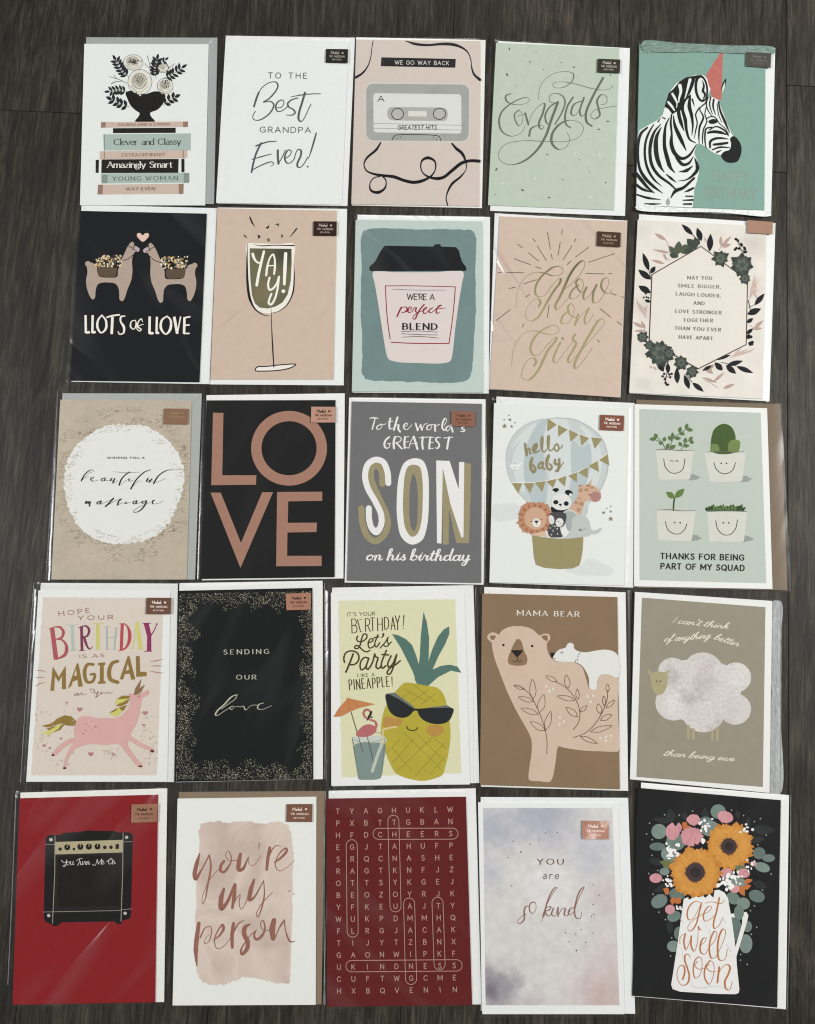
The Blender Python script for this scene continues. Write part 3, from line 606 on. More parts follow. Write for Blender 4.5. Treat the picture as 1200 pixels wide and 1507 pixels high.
def card_cassette():
    c = Card((500, 40, 5), "blush card with a cassette tape drawing lettered We Go Way Back", "122,90 1037,100 1028,1316 86,1301", "122,72 1075,92 1048,1330 90,1310", 'c9bdb4', 'dfe0db', ref='dfe0db')
    c.art('printed_cassette_halo', 'cac6bf', RR("187,403 966,410 962,848 188,840", 75)); c.art('printed_cassette', '9ea19c', RR("195,414 955,421 950,838 196,832", 62), var=.1, scale=40)
    c.art('printed_tape_label', 'd0d2cd', RR("249,484 896,492 898,782 250,772", 28)); c.art('printed_tape_window', 'a7a9a4', RR("350,584 797,591 797,690 352,684", 46)); c.art('printed_window', 'cfd0c8', RR("506,614 642,617 641,657 505,654", 10))
    c.art('printed_reels', 'b0b0ab', E(427, 637, 43, 41), E(735, 636, 44, 41)); c.art('printed_lines', '1f1f20', RG(427, 637, 43, 41, 6), RG(735, 636, 44, 41, 6))
    c.art('printed_lines', '787a76', LL("250,706 898,721", 3), LL("250,742 898,756", 3))
    c.art('printed_lines', '1f1f20', L("385,832 398,808 413,794 440,790 715,797 735,806 746,835", 5), D("425,820 447,806 692,810 714,824", 4), T("GREATEST HITS", 428, 751, 712, 751, 30, 4.5, 1, sl=.15), T("A", 281, 546, 328, 546, 42, 5), flat=False)
    k = '17181b'
    c.art('printed_tape_ribbon', k, L("247,100 238,150 230,215 210,280 170,335 120,368", [6, 5, 6, 8, 14, 18]), L("484,99 560,122 650,130 750,122 830,125 900,148 945,185 967,240 972,290 990,345 1033,385", [4, 20, 18, 17, 22, 22, 14, 7, 6, 14, 20]),
          L("303,848 270,900 200,962 180,1010 200,1055 250,1078 320,1090 400,1100 480,1128 550,1140 620,1125 680,1088 706,1040 700,985 650,960 608,980 598,1030 620,1078 690,1110 760,1105 830,1052 900,998 960,982 1027,984", [10, 18, 16, 8, 12, 18, 20, 24, 22, 24, 24, 16, 8, 12, 24, 10, 8, 16, 24, 22, 24, 24, 22, 24]),
          L("318,1095 342,1130 332,1185 280,1215 230,1198 224,1150 250,1110 300,1095", [12, 7, 14, 24, 16, 7, 8, 8]), L("828,855 860,892 900,925 928,985 932,1040 895,1095 830,1150 798,1205 785,1260 795,1308", [12, 22, 20, 8, 5, 14, 18, 14, 7, 9]))
    c.art('printed_label_strip', '1b1b1d', P("308,220 855,232 852,296 304,285")); c.art('printed_lettering', 'c9c7c2', T("WE GO WAY BACK", 408, 271, 804, 277, 28, 4, 1, gap=.3, sp=.6))
    c.sleeve((2, 1, 1, 2), 3, .3)

def FLK(c, col, sz, asp, p): c.art('foil_flecks', col, specks(p, sz, asp), flat=True)['kind'] = 'stuff'
def card_congrats():
    c = Card((700, 40, 5), "sage green card with Congrats in flourished foil script and tiny stars", "152,112 1060,152 1020,1345 92,1308", "165,100 1138,152 1102,1388 108,1350", 'b6c3b3', 'dfe2e2', ref='dfe1df')
    s = '6c7865'
    F(700, 130, 5.4545)
    c.art('foil_script', s, K("285,42 245,58 248,98 290,123 370,128 430,102 430,76 380,76 290,118 210,190 190,270 215,345 290,383 370,352 400,300", 4, 15), K("350,172 315,205 318,250 350,300 372,280 380,215 350,172", 4, 11), K("335,222 370,212 398,205", 4, 10),
          K("400,198 425,290;425,290 450,215 510,140 555,120 540,200 512,270 512,310 540,326 548,305 500,297 445,325 432,380", 4, 16), foil=1)
    c.art('foil_script', s, K("650,112 595,150 560,220 580,285 622,220 662,105", 4, 14), K("662,110 610,250 560,390 480,510 370,592 270,610 200,578 187,520 235,452 370,420 560,424 730,424 830,390 868,320 840,275 750,255 670,292 615,370 615,440 670,490 730,468 757,405 735,350", 4, 21),
          K("650,118 600,105 595,60 640,38 700,60 720,110 690,200 640,285", 5, 12), K("785,70 740,140 720,230 730,290 765,315", 4, 15), K("850,100 790,130 770,205 795,218 840,160 872,72", 4, 14), K("872,72 838,190 855,222 890,190", 4, 14), K("1025,-85 940,70 888,200 895,270 935,302", 5, 19),
          K("1010,130 1048,118 1056,70 1015,48 978,95 990,165 998,215 955,245 925,220 950,180 1020,158 1135,140", 4, 15), foil=1)
    F(700, 40, 5)
    c.art('foil_script', s, K("465,530 475,440 540,360 640,325 720,340 715,390 650,440 580,440 570,415 620,400 720,412 860,450 950,460 1000,445 1015,425", 3, 8), foil=1)
    FLK(c, '4d5748', 8, 1.4, ([pt_ for pt_ in ((250, 157), (447, 182), (402, 254), (500, 310), (725, 292), (630, 257), (233, 347), (302, 430), (975, 692), (908, 750), (765, 972), (952, 970), (530, 937), (838, 1062), (643, 1122), (155, 1045), (145, 1230), (348, 1198), (543, 1252), (960, 1142), (995, 350))]))
    FLK(c, 'cfd8cb', 9, 1.2, ([(395, 460), (785, 365), (595, 215), (190, 545), (470, 960), (320, 1030), (205, 1148), (440, 1110), (843, 805), (730, 932), (843, 1252), (915, 935)]))
    c.sleeve((2, 1, 2, 2), 4, .45); c.sticker("900,230 1067,236 1063,337 897,330", '37352f', 'a9a599')

def card_zebra():
    c = Card((920, 40, 5), "teal card with a zebra in a coral party hat, foil crumpled along the top", "108,122 1036,160 1027,1345 82,1310", "135,100 1108,152 1077,1388 84,1340", '7c9f95', 'd8dddb', ref='d9dcda')
    c.art('printed_lettering', '82978f', T("HAPPY", 650, 1130, 912, 1138, 78, 15, 1), T("BIRTHDAY", 588, 1248, 965, 1262, 72, 14, 1))
    c.art('printed_hat', 'b56a5f', P("712,172 722,176 712,530 690,535 640,510 598,350"), var=.14, scale=260)
    c.art('printed_zebra', 'd9dddc', P("84,1308 88,1180 90,1000 96,800 108,757 180,715 245,680 280,640 295,585 312,520 340,460 380,410 440,375 520,350 580,352 605,375 620,430 632,455 600,520 640,510 690,535 712,600 750,700 785,780 820,830 830,900 760,930 735,940 690,937 640,915 590,875 540,850 522,885 510,925 530,975 548,1050 532,1130 512,1190 500,1320 492,1326"))
    K_ = '191a1d'
    c.art('printed_muzzle', K_, S("775,818 800,800 835,828 856,870 857,925 830,985 790,997 740,988 708,945 730,915 770,900 782,860"))
    c.art('printed_mane', K_, P("292,585 312,520 322,485 360,450 400,400 450,368 545,350 520,380 505,430 480,488 450,520 430,560 400,640 380,620 350,640 320,600"))
    c.art('printed_mane_stripes', 'd9dddc', L("405,428 412,470 400,520 395,560", [26, 20, 14, 6]), L("480,385 468,430 455,480 440,530", [22, 18, 12, 6]), L("350,488 368,520 385,560 380,590", [16, 18, 12, 5]), L("320,550 345,580 365,610", [16, 18, 10]))
    c.art('printed_ear', K_, E(563, 450, 50, 100, -6), LF("712,470 747,372", 26)); c.art('printed_ear_inside', 'd5d8d6', E(566, 452, 33, 82, -6), LF("716,480 738,400", 14)); c.art('printed_ear_hair', K_, L("570,390 582,430 575,470 590,490 572,540", [4, 14, 20, 14, 4]))
    zs = [("165,738 120,780 100,850 97,950 110,1040 150,1110 210,1170 280,1222", [14, 22, 20, 18, 22, 26, 22, 4]), ("212,715 175,780 152,850 148,950 168,1040 215,1120 275,1172", [8, 16, 18, 18, 20, 16, 3]),
          ("265,712 220,765 193,840 185,930 202,1020 250,1090 330,1150 372,1190", [6, 18, 26, 24, 24, 22, 18, 12]), ("268,735 236,800 228,870 238,960 265,1030 290,1065", [6, 24, 34, 34, 30, 6]),
          ("328,665 302,720 292,800 293,880 312,960 335,1030 368,1070", [6, 16, 24, 26, 30, 30, 6]), ("345,640 338,700 345,780 343,860 370,930 420,965 470,945 528,862", [10, 16, 14, 28, 30, 24, 18, 6]), ("358,650 368,720 397,790 425,850 452,908", [6, 22, 30, 26, 5]),
          ("395,560 398,640 420,720 437,762", [14, 26, 26, 5]), ("482,498 437,545 425,600 445,680 455,760 478,825 522,850", [10, 20, 22, 26, 20, 16, 6]), ("480,505 475,580 492,650 500,720 494,795", [14, 28, 24, 14, 5]), ("497,530 512,580", [14, 4]),
          ("545,595 522,640 533,700 522,760 512,815", [10, 10, 9, 9, 4]), ("575,570 552,600 578,660 552,730 545,800 548,850", [8, 8, 14, 14, 12, 5]), ("612,515 590,560 545,595", [12, 8, 8]), ("598,590 590,640 604,690 580,750 572,810 572,860", [6, 8, 8, 10, 10, 5]), ("640,735 600,745 590,800 592,850 600,890", [10, 12, 12, 10, 5]),
          ("610,520 600,570 618,620 640,650", [9, 9, 8, 4]), ("632,513 625,570 645,640", [10, 9, 4]), ("655,530 650,580 668,645", [14, 12, 4]), ("690,545 702,610 735,690 772,775", [10, 14, 18, 5]), ("680,560 690,640 715,700", [6, 6, 3]), ("606,668 640,655 668,665 695,705 740,745 765,790", [8, 8, 7, 5, 7, 4]),
          ("612,775 650,768 700,772 755,790", [16, 22, 22, 5]), ("622,755 672,730 730,755 765,800", [8, 10, 12, 4]), ("628,885 630,840 660,820 710,815 762,822", [12, 18, 18, 14, 5]), ("655,862 700,858 755,850", [16, 20, 16]), ("645,900 700,882 770,885", [10, 14, 6]), ("680,918 710,905", [14, 6]),
          ("355,880 390,970 430,1010 470,1000 505,950", [4, 22, 24, 18, 4]), ("400,1062 450,1055 500,1020", [4, 26, 6]), ("395,1130 450,1122 500,1090 535,1040 515,960", [4, 10, 22, 26, 5]), ("338,1255 372,1205 430,1180 510,1110", [6, 28, 20, 16]), ("305,1080 340,1110 378,1140", [6, 18, 4]),
          ("84,1075 120,1120 170,1180 220,1220", [24, 26, 20, 4]), ("82,1155 130,1190 215,1216", [18, 20, 4]), ("80,1228 170,1255 262,1267", [10, 18, 4]), ("145,1297 210,1300 268,1298", [6, 14, 4]), ("438,1212 470,1200 505,1182", [4, 18, 14]), ("450,1242 500,1243", [10, 10]), ("430,1272 500,1270", [8, 14]), ("432,1300 490,1300", [10, 14]),
          ("245,695 262,670", [10, 4]), ("275,660 295,672", [5, 10])]
    c.art('printed_stripes', K_, *[L(a, w) for a, w in zs]); c.art('printed_eye', K_, E(650, 692, 34, 18, -5)); c.art('printed_shade', '9aa09e', LF("318,1312 318,1255", 30))
    F(*c.fr)
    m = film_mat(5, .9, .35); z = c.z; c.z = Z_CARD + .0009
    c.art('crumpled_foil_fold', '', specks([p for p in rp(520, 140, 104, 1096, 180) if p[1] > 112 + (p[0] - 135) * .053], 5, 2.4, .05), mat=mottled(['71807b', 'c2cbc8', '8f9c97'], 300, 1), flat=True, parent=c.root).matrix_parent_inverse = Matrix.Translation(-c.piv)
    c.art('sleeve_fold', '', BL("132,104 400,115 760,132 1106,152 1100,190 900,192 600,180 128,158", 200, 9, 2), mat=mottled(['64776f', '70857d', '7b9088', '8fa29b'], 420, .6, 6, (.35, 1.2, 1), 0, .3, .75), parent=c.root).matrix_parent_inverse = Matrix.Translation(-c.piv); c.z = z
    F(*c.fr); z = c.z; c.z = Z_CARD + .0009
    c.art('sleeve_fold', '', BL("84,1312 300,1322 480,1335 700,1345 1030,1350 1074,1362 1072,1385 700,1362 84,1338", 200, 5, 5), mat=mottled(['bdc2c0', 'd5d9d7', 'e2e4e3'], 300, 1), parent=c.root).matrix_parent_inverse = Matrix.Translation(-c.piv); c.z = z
    c.sleeve((2, 1, 2, 2), 5, .6, .03); c.sticker("893,180 1078,190 1073,298 890,284", '4d4b46', '6b6862')

# ================================================================ second row
def card_llamas():
    c = Card((80, 290, 5), "black card with two tan llamas facing under a heart, lettered Llots of Llove", "195,100 1122,120 1068,1362 115,1350", "200,55 1198,80 1143,1376 125,1358", '16181d', 'dcdfdd', ref='dcdddb')
    def mir(s): return ' '.join("%f,%f" % (1278 - float(a.split(',')[0]) * .995, float(a.split(',')[1]) + 12 - (4 if float(a.split(',')[1]) < 450 else 0)) for a in s.split())
    ll = "572,328 552,345 535,372 518,410 500,450 488,500 470,530 462,585 400,592 330,582 315,545 312,510 290,488 262,478 250,470 232,476 226,494 238,512 244,550 234,610 240,670 262,730 282,753 298,742 304,690 318,645 345,630 400,628 445,635 470,662 478,710 482,755 500,766 518,742 538,680 566,610 575,540 572,480 578,430 596,402 622,400 628,382 612,366 588,352 586,338"
    bl = "316,512 460,520 456,572 440,590 340,584 320,570"
    for f_ in (lambda s: s, mir):
        c.art('printed_llama', 'ab9a8d', S(f_(ll))); c.art('printed_blanket', '5c4d3d', P(f_(bl))); c.art('printed_muzzle', 'b8a4a8', E(*map(float, f_("606,382").split(',')), 20, 15))
        c.art('printed_harness', '1b1b20', K(f_("540,355 575,375 605,395"), 5, 5), K(f_("592,348 582,370 577,388"), 5, 5), K(f_("580,425 545,452 498,470"), 5, 5))
        for col, n, sz in (('c9b68e', 34, 11), ('b08a52', 22, 10), ('ddd5c2', 26, 9), ('5c5040', 18, 10)):
            pts_ = []
            for _ in range(n): t = random.random(); pts_.append(tuple(map(float, f_("%f,%f" % (300 + 195 * t, 430 + random.uniform(0, 82))).split(","))))
            c.art('printed_flowers', col, *[[disc_(pt(a, b), random.uniform(.5, 1) * sz / 5, random.uniform(.4, .9) * sz / 5, random.random() * 3)] for a, b in pts_])
    c.art('printed_heart', 'd9b9aa', S("652,328 620,303 607,282 612,266 632,264 651,280 670,265 692,267 697,283 684,303"))
    w = 'ebe1d6'
    c.art('foil_lettering', w, LL("230,868 232,1000;232,996 262,994", 17), LL("282,868 280,1000;280,996 305,992", 17), L("348,870 322,905 318,960 345,998 378,970 380,910 350,868", [9, 15, 18, 10, 18, 15, 9]), LL("428,880 422,1008", 19), L("388,884 430,872 478,866", 12), L("520,875 492,880 488,915 512,955 508,1000 478,1008 470,990", [8, 14, 12, 18, 16, 10, 8]),
          L("598,905 568,915 562,955 585,972 602,940 598,905", [5, 9, 12, 6, 12, 5]), L("650,915 640,895 620,915 612,950 640,975 625,985 605,960 640,940 655,935", [6, 8, 9, 12, 9, 8, 5, 6, 5]),
          LL("702,878 700,1006;700,1001 730,1001", 18), LL("755,880 752,1006;752,1001 772,998", 16), L("828,876 792,905 785,965 820,1008 852,975 856,905 830,876", [9, 16, 19, 10, 20, 16, 9]), LL("882,880 905,1005", 20), LL("905,1005 930,878", 10), LL("958,885 955,1005", 18), L("955,888 998,880;955,945 992,940;955,1003 992,1003", 11))
    c.sleeve((5, 1, 1, 4), 6, .8, .012, rot=-.6, amp=.0004)

def card_yay():
    c = Card((290, 290, 5), "peach card with a drawn champagne glass lettered Yay", "150,80 1030,98 1005,1340 98,1340", "152,75 1105,85 1080,1385 96,1378", 'c5b1a0', 'dde0dd', ref='dddedb')
    c.art('printed_glass', 'e3dfd6', S("368,345 450,340 600,345 714,345 712,480 714,600 702,700 655,795 590,845 545,855 490,852 430,820 392,740 374,640 369,480"), S("430,1275 440,1252 520,1245 640,1232 728,1231 690,1255 620,1272 500,1280"))
    c.art('printed_wine', '6b6650', P("388,376 696,380 697,480 690,620 668,715 630,775 580,805 520,820 460,812 425,780 405,720 393,600 388,480"), mat=washes('6e694f', [(640, 420, 190, '43463a', 1), (480, 400, 110, '5b5a46', .8), (500, 700, 130, '7d7456', .8), (640, 760, 120, '625d48', .7)], .006, 60))
    k = '1c1a1b'
    c.art('printed_outline', k, L("371,345 369,500 374,650 392,755 430,825 490,866 548,876", [3, 12, 18, 20, 12, 8, 2]), L("713,490 716,600 704,710 660,795 600,840 550,853", [2, 9, 11, 8, 6, 3]), L("418,348 470,358 560,354 716,356", [2, 8, 6, 9]), L("546,820 550,950 557,1100 566,1250", [3, 6, 10, 8]), L("430,1275 440,1252 520,1245 640,1232 728,1231 690,1255 620,1272 500,1280", 8, True))
    c.art('printed_bubbles', k, L("390,147 405,185 427,217", [10, 12, 3]), L("348,280 358,290 370,300", [9, 8, 3]), L("733,232 710,262 684,293", [11, 8, 3]), L("506,220 520,226 530,206", [4, 16, 4]), L("580,203 598,198 597,216", [4, 12, 4]), L("448,280 458,290 452,304", [6, 20, 4]), L("515,312 528,306 530,320 516,322", [4, 8, 10, 4]), L("618,276 630,284 618,298", [4, 12, 4]))
    c.art('printed_lettering', 'e9e8dc', L("410,418 422,452 442,478 468,485", [20, 18, 14, 12]), L("493,400 476,470 455,560 440,648", [18, 18, 20, 20]), L("510,575 518,510 538,445 560,420 572,455 574,510 568,565", [16, 16, 12, 12, 14, 16, 14]), L("520,505 570,503", 9), L("535,592 524,640 534,682 562,670 590,630 604,585;604,585 592,680 570,755 545,790 528,780 535,745 548,712", 15), L("653,415 648,520 643,640", [24, 26, 20]), E(636, 692, 14))
    c.sleeve((2, 1, 2, 2), 7, 1.6, .015, rot=.9, amp=.00035); c.sticker("858,177 1030,178 1028,284 856,282", '34231f', 'a39a92')

def card_coffee():
    c = Card((500, 290, 5), "pale teal card with a paper coffee cup lettered We're a Perfect Blend", "118,165 1053,178 1060,1438 90,1430", "132,128 1108,145 1098,1445 96,1438", 'bac9c3', 'dfe3e2', ref='e2e3e1')
    c.art('printed_panel', '728a89', BL("158,300 175,250 230,232 500,236 900,238 970,245 1002,285 1000,500 1000,850 985,1150 970,1290 940,1345 850,1365 600,1362 350,1352 210,1345 170,1310 168,1150 155,800 160,500", 300, 7, 4), var=.06, scale=30)
    c.art('printed_cup', 'd6ccc8', S("248,550 400,552 700,552 908,550 900,640 880,760 850,980 830,1160 815,1205 760,1222 560,1220 420,1212 360,1190 340,1130 318,1000 290,820 262,650"))
    c.art('printed_lid', '17191c', P("330,357 690,363 702,347 742,345 746,363 858,368 880,395 890,440 905,480 932,515 933,542 228,545 217,530 222,508 260,475 300,400"))
    r_ = '8f1d2c'
    c.art('printed_frame', r_, L("336,653 500,652 700,656 852,660", 6), L("338,652 342,760 352,900 372,1045", 7), L("852,662 845,760 828,920 805,1078", 7), L("380,1068 520,1075 680,1077 800,1076", 7))
    k = '242426'
    c.art('printed_lines', k, L("390,677 580,684 780,684", 3), L("456,990 580,985 722,993", 4), L("456,1005 600,1012 722,1014", 4), L("463,1030 600,1026 728,1037", 4))
    c.art('printed_lettering', k, T("WE'RE A", 497, 753, 698, 756, 42, 6, 1, gap=.15), T("BLEND", 467, 972, 716, 974, 42, 13, .35, gap=.35))
    F(585, 440, 15)
    c.art('printed_script', r_, K("90,180 40,280 -5,380", 24, 34), K("40,250 120,185 200,178 212,240 150,290 95,292", 16, 30), K("180,285 250,250 318,200 300,172 245,205 228,260 265,302 335,265", 16, 30), K("335,265 385,190 425,195;425,195 400,265 440,300", 18, 28), K("592,120 500,230 440,340 390,440 350,440 355,380 440,310 545,258", 16, 32), K("545,265 640,215 652,182 600,205 570,270 600,322 660,285 710,240", 16, 30), K("785,190 735,215 698,280 735,305 800,265 860,210", 16, 28), K("860,215 930,135 975,130", 12, 22), K("975,135 900,180 858,280 880,320 930,290", 16, 30), L("870,200 960,205 1085,195", [14, 18, 6]))
    F(*c.fr); c.sleeve((2, 1, 1, 2), 8, 1.4, .02, rot=-.7, amp=.0003)

def card_glow():
    c = Card((700, 290, 5), "peach card with Glow on Girl in gold script inside a sunburst", "180,140 1118,178 1065,1475 105,1410", "142,118 1119,172 1068,1472 97,1414", 'cbb7a7', 'e2e4e3', ref='e2e3e0')
    k = '5f5843'
    rays = "165,555 192,555;228,553 360,557;282,452 408,497;442,512 485,525;310,345 347,373;390,408 467,472;423,305 443,330;453,355 523,467;530,258 552,383;558,418 567,458;640,235 635,275;625,328 608,430;740,305 728,330;712,355 645,462;835,368 735,442;1025,415 830,480;812,562 950,564;980,563 1005,563;248,672 295,662;355,638 450,607;368,737 402,713;152,908 260,825;345,958 355,933;530,888 543,790;995,705 1040,722;1072,732 1095,738;915,818 998,885;1042,915 1078,942;897,1048 915,1068;675,497 705,468"
    c.art('foil_rays', k, *[LL(a, 5) for a in rays.split(';')], foil=1)
    gm = washes('a39b70', [(640, 480, 420, '5d5742', 1), (900, 700, 200, '6b6449', .6), (560, 640, 160, '8b8460', .6)], .006, 40); gm.node_tree.nodes['Principled BSDF'].inputs['Roughness'].default_value = .4  # metallic sheen of the foil painted in: dark above, gold below
    F(765, 370, 7.5); s = '7b7555'
    c.art('foil_script', s, K("-40,612 -30,480 10,360 90,265 190,228 280,240 370,268 450,255 482,210 450,170 380,170 290,230 215,310 175,400 182,480 230,500 290,470 350,380", 5, 23), K("350,390 430,302 455,300 445,345 390,420 320,530 260,640 200,730 120,768 70,730 75,640 140,545 200,520 232,560 212,605", 5, 25),
          K("480,430 600,330 690,220 722,130 700,100 640,140 560,250 500,380 450,490 395,600 410,642 480,580 560,490", 5, 27), K("650,372 580,430 555,510 610,522 680,440 705,350 670,300 625,335 650,420 690,452 730,405", 5, 20), K("740,395 705,480 712,528 760,500 850,365;850,365 812,470 818,565 870,555 940,450 985,340 970,290 920,310 903,390 940,450 990,458 1022,418", 5, 22),
          K("545,655 475,715 465,790 530,792 590,700 602,610 570,575 535,615 560,700 625,730", 5, 20), K("650,690 612,812;612,812 670,720 765,625;765,625 720,740 728,800 770,770 815,690", 5, 20),
          K("-86,1268 -75,1120 -20,980 80,885 190,880 300,910 380,912 435,865 400,815 320,830 220,890 145,985 120,1070 150,1140 210,1142 260,1090 320,1010", 5, 23), K("320,1020 400,945 410,955 380,1010 320,1080 270,1180 200,1320 100,1418 30,1400 30,1310 100,1190 160,1175 182,1215 160,1262", 5, 25),
          K("450,1005 400,1110 372,1200 395,1232 500,1110", 5, 22), E(478, 960, 17), K("500,1112 590,990", 4, 8), K("618,912 590,950 592,975 625,1005 590,1090 535,1190 545,1228 600,1180 700,1075", 5, 22), K("700,1075 850,900 935,785 925,742 880,755 790,890 700,1050 605,1260 622,1292 690,1225 805,1060", 5, 27), mat=gm)
    F(*c.fr); c.sleeve((1, 1, 1, 2), 9, 1.8, .02, rot=-.5, amp=.0004); c.sticker("897,250 1070,260 1067,368 892,358", '4f3b2e', 'a08f80', metal=1)

def leaves(s, w): return LF(s, w)
def rosette(c, x, y, r, dark='3a403a', mid='4b544b', light='626b62'):
    for k, (n, rr, col, ph) in enumerate(((7, 1.0, dark, 0), (7, .8, mid, .45), (6, .55, light, .1), (5, .32, mid, .6))):
        pr = []
        for i in range(n):
            a = 2 * math.pi * i / n + ph + x * .01; l = r * rr * random.uniform(.85, 1.1)
            pr += LF("%f,%f %f,%f" % (x - math.cos(a) * r * .06, y - math.sin(a) * r * .06, x + l * math.cos(a), y + l * math.sin(a)), r * rr * .62)
        c.art('printed_succulent', col, pr, var=.12, scale=50)
def card_hexagon():
    c = Card((910, 290, 5), "cream card with a hexagon verse framed by dark leaves and succulents", "145,165 1092,212 1062,1485 82,1440", "155,125 1160,190 1115,1503 88,1444", '', 'e3e5e3', ref='e2e2de', mat=None or ink('ddd8d1'))
    c.art('printed_wash', '', P("147,168 1088,216 1060,1480 86,1437"), mat=washes('dcd7cf', [(1000, 330, 160, 'c8c3ba', .9), (200, 250, 130, 'd0ccc4', .7), (170, 1390, 110, 'c9c6bf', .8), (180, 800, 160, 'd0c6bd', .6), (1010, 650, 120, 'c9b8ad', .5)]))
    c.art('printed_pink_leaves', 'b39b91', LF("355,318 268,265", 30), LF("390,412 248,384", 18), LF("345,490 240,460", 24), LF("360,470 330,410", 16), LF("755,358 758,285", 24), LF("762,362 834,285", 24), LF("762,366 832,345", 30), LF("185,960 108,920", 26), LF("205,985 118,985", 22), LF("200,970 170,912", 26), LF("1000,965 1072,905", 26), LF("990,970 1062,965", 24), LF("700,1362 785,1288", 22), LF("625,1325 735,1368", 18), LF("772,1408 860,1376", 26), LF("260,1245 285,1275", 12), LF("230,1242 255,1260", 12), LF("640,330 640,290", 8), LF("655,345 655,300", 8), LF("640,1250 700,1300", 40), LF("650,1270 715,1230", 30))
    c.art('printed_stems', 'a58d83', K("355,318 372,360 378,400;385,410 420,430;345,400 350,440 380,465;770,340 745,390;190,970 215,1000;1000,960 965,940;620,1330 650,1350 740,1405;700,1362 640,1350", 3, 4))
    c.art('printed_feathers', 'c3aea4', *[LF("%d,%d %d,%d" % (965 + i * 4, 760 - i * 8, 1012 + (i % 3) * 10, 560 + i * 24), 14) for i in range(9)], *[LF("%d,%d %d,%d" % (215, 900 - i * 14, 128 + i * 8, 745 + (i % 3) * 20 + i * 12), 12) for i in range(9)], *[LF("%d,%d %d,%d" % (820 + i * 6, 1185 - i * 5, 1020 - i * 18, 1112 + (i % 3) * 12), 12) for i in range(8)], var=.15)
    c.art('printed_dark_leaves', '1d1f21', LF("552,278 468,198", 36), LF("614,322 582,224", 44), LF("675,400 682,268", 46), LF("228,542 182,408", 40), LF("242,606 148,532", 46), LF("240,704 150,652", 48), LF("240,772 195,755", 24), LF("240,560 275,508", 34), LF("1005,795 1080,708", 38), LF("952,862 1054,820", 48), LF("950,925 995,890", 30), LF("945,1008 995,965", 28), LF("800,1238 922,1204", 36), LF("795,1238 870,1300", 42), LF("872,1245 996,1294", 36), LF("437,1372 432,1255", 42), LF("524,1412 488,1305", 40), LF("548,1365 632,1432", 36), LF("770,1275 712,1215", 44), LF("300,1212 335,1285", 50), LF("365,1220 370,1300", 34), LF("210,1180 250,1135", 30), LF("690,1240 620,1278", 26), LF("830,1160 720,1200", 22), LF("402,1060 350,1130", 40))
    c.art('printed_stems', '26282a', K("552,278 600,330;232,545 240,600;870,1240 760,1215;500,1300 545,1362;965,810 1010,790;960,760 975,830", 4, 5))
    c.art('printed_mid_leaves', '515b49', LF("430,430 378,358", 44), LF("442,420 450,322", 60), LF("462,410 545,368", 56), LF("480,400 500,345", 44), LF("440,445 400,395", 44), LF("530,395 480,350", 46), var=.15, scale=40)
    c.art('printed_green_leaves', '3e4a3f', LF("575,378 508,305", 66), LF("590,360 520,350", 60), LF("600,350 560,298", 44), LF("480,400 560,390", 40), LF("380,420 440,440", 40), var=.15, scale=40)
    c.art('printed_berries', '17181b', D("868,308 882,318 905,345 912,355 872,375 862,385 930,372 935,382 942,402 892,378 932,405", 10), D("328,1318 350,1365 358,1378 385,1325 340,1300 395,1300 368,1380 345,1340 378,1305", 9), D("962,1020 978,1028 972,1075 988,1068 975,1082 985,1080 960,1032", 12), D("205,710 210,735 190,738 225,740", 7), D("890,330 900,370 925,395", 4), K("930,430 905,385 880,320;905,385 940,400;905,375 868,380", 3, 4), K("370,1240 355,1320 350,1370;355,1320 385,1325;355,1330 330,1320", 3, 4))
    c.art('printed_hexagon', 'dcd7ce', P("610,362 953,612 943,1085 590,1263 230,1040 250,570")); c.art('printed_hexagon_line', '45302d', LL("610,362 953,612 943,1085 590,1263 230,1060 250,570 610,362", 7))
    for a in ((180, 1030, 48), (232, 1090, 42), (310, 1150, 112), (465, 1218, 60), (548, 1285, 52), (755, 450, 66), (915, 500, 98), (935, 598, 48), (375, 1150, 50)): rosette(c, *a)
    for t in (("MAY YOU", 512, 604, 690, 607), ("SMILE BIGGER,", 442, 662, 757, 672), ("LAUGH LOUDER,", 428, 722, 757, 738), ("AND", 557, 789, 635, 794), ("LOVE STRONGER", 425, 850, 760, 862), ("TOGETHER", 482, 915, 697, 920), ("THAN YOU EVER", 420, 974, 755, 988), ("HAVE APART.", 450, 1040, 709, 1051)):
        c.art('printed_lettering', '77736d', T(*t, 24, 4.6, .5, .12, gap=.42, sp=.6))
    c.sleeve((2, 1, 2, 2), 10, .4, .015); c.sticker("955,168 1140,182 1137,272 952,262", 'a98470', '5a4030', False, metal=1)
    st_ = c.root.children[-1]; zz = c.z; c.z = Z_CARD + .00115
    c.art('sticker_print_and_crinkle', '2a211c', P("953,254 1137,264 1137,272 952,262"), BL("990,172 1060,176 1130,190 1060,192", 60, 8, 3), parent=st_); c.z = zz  # black printed band below; dark ragged patch above paints the shaded crinkles

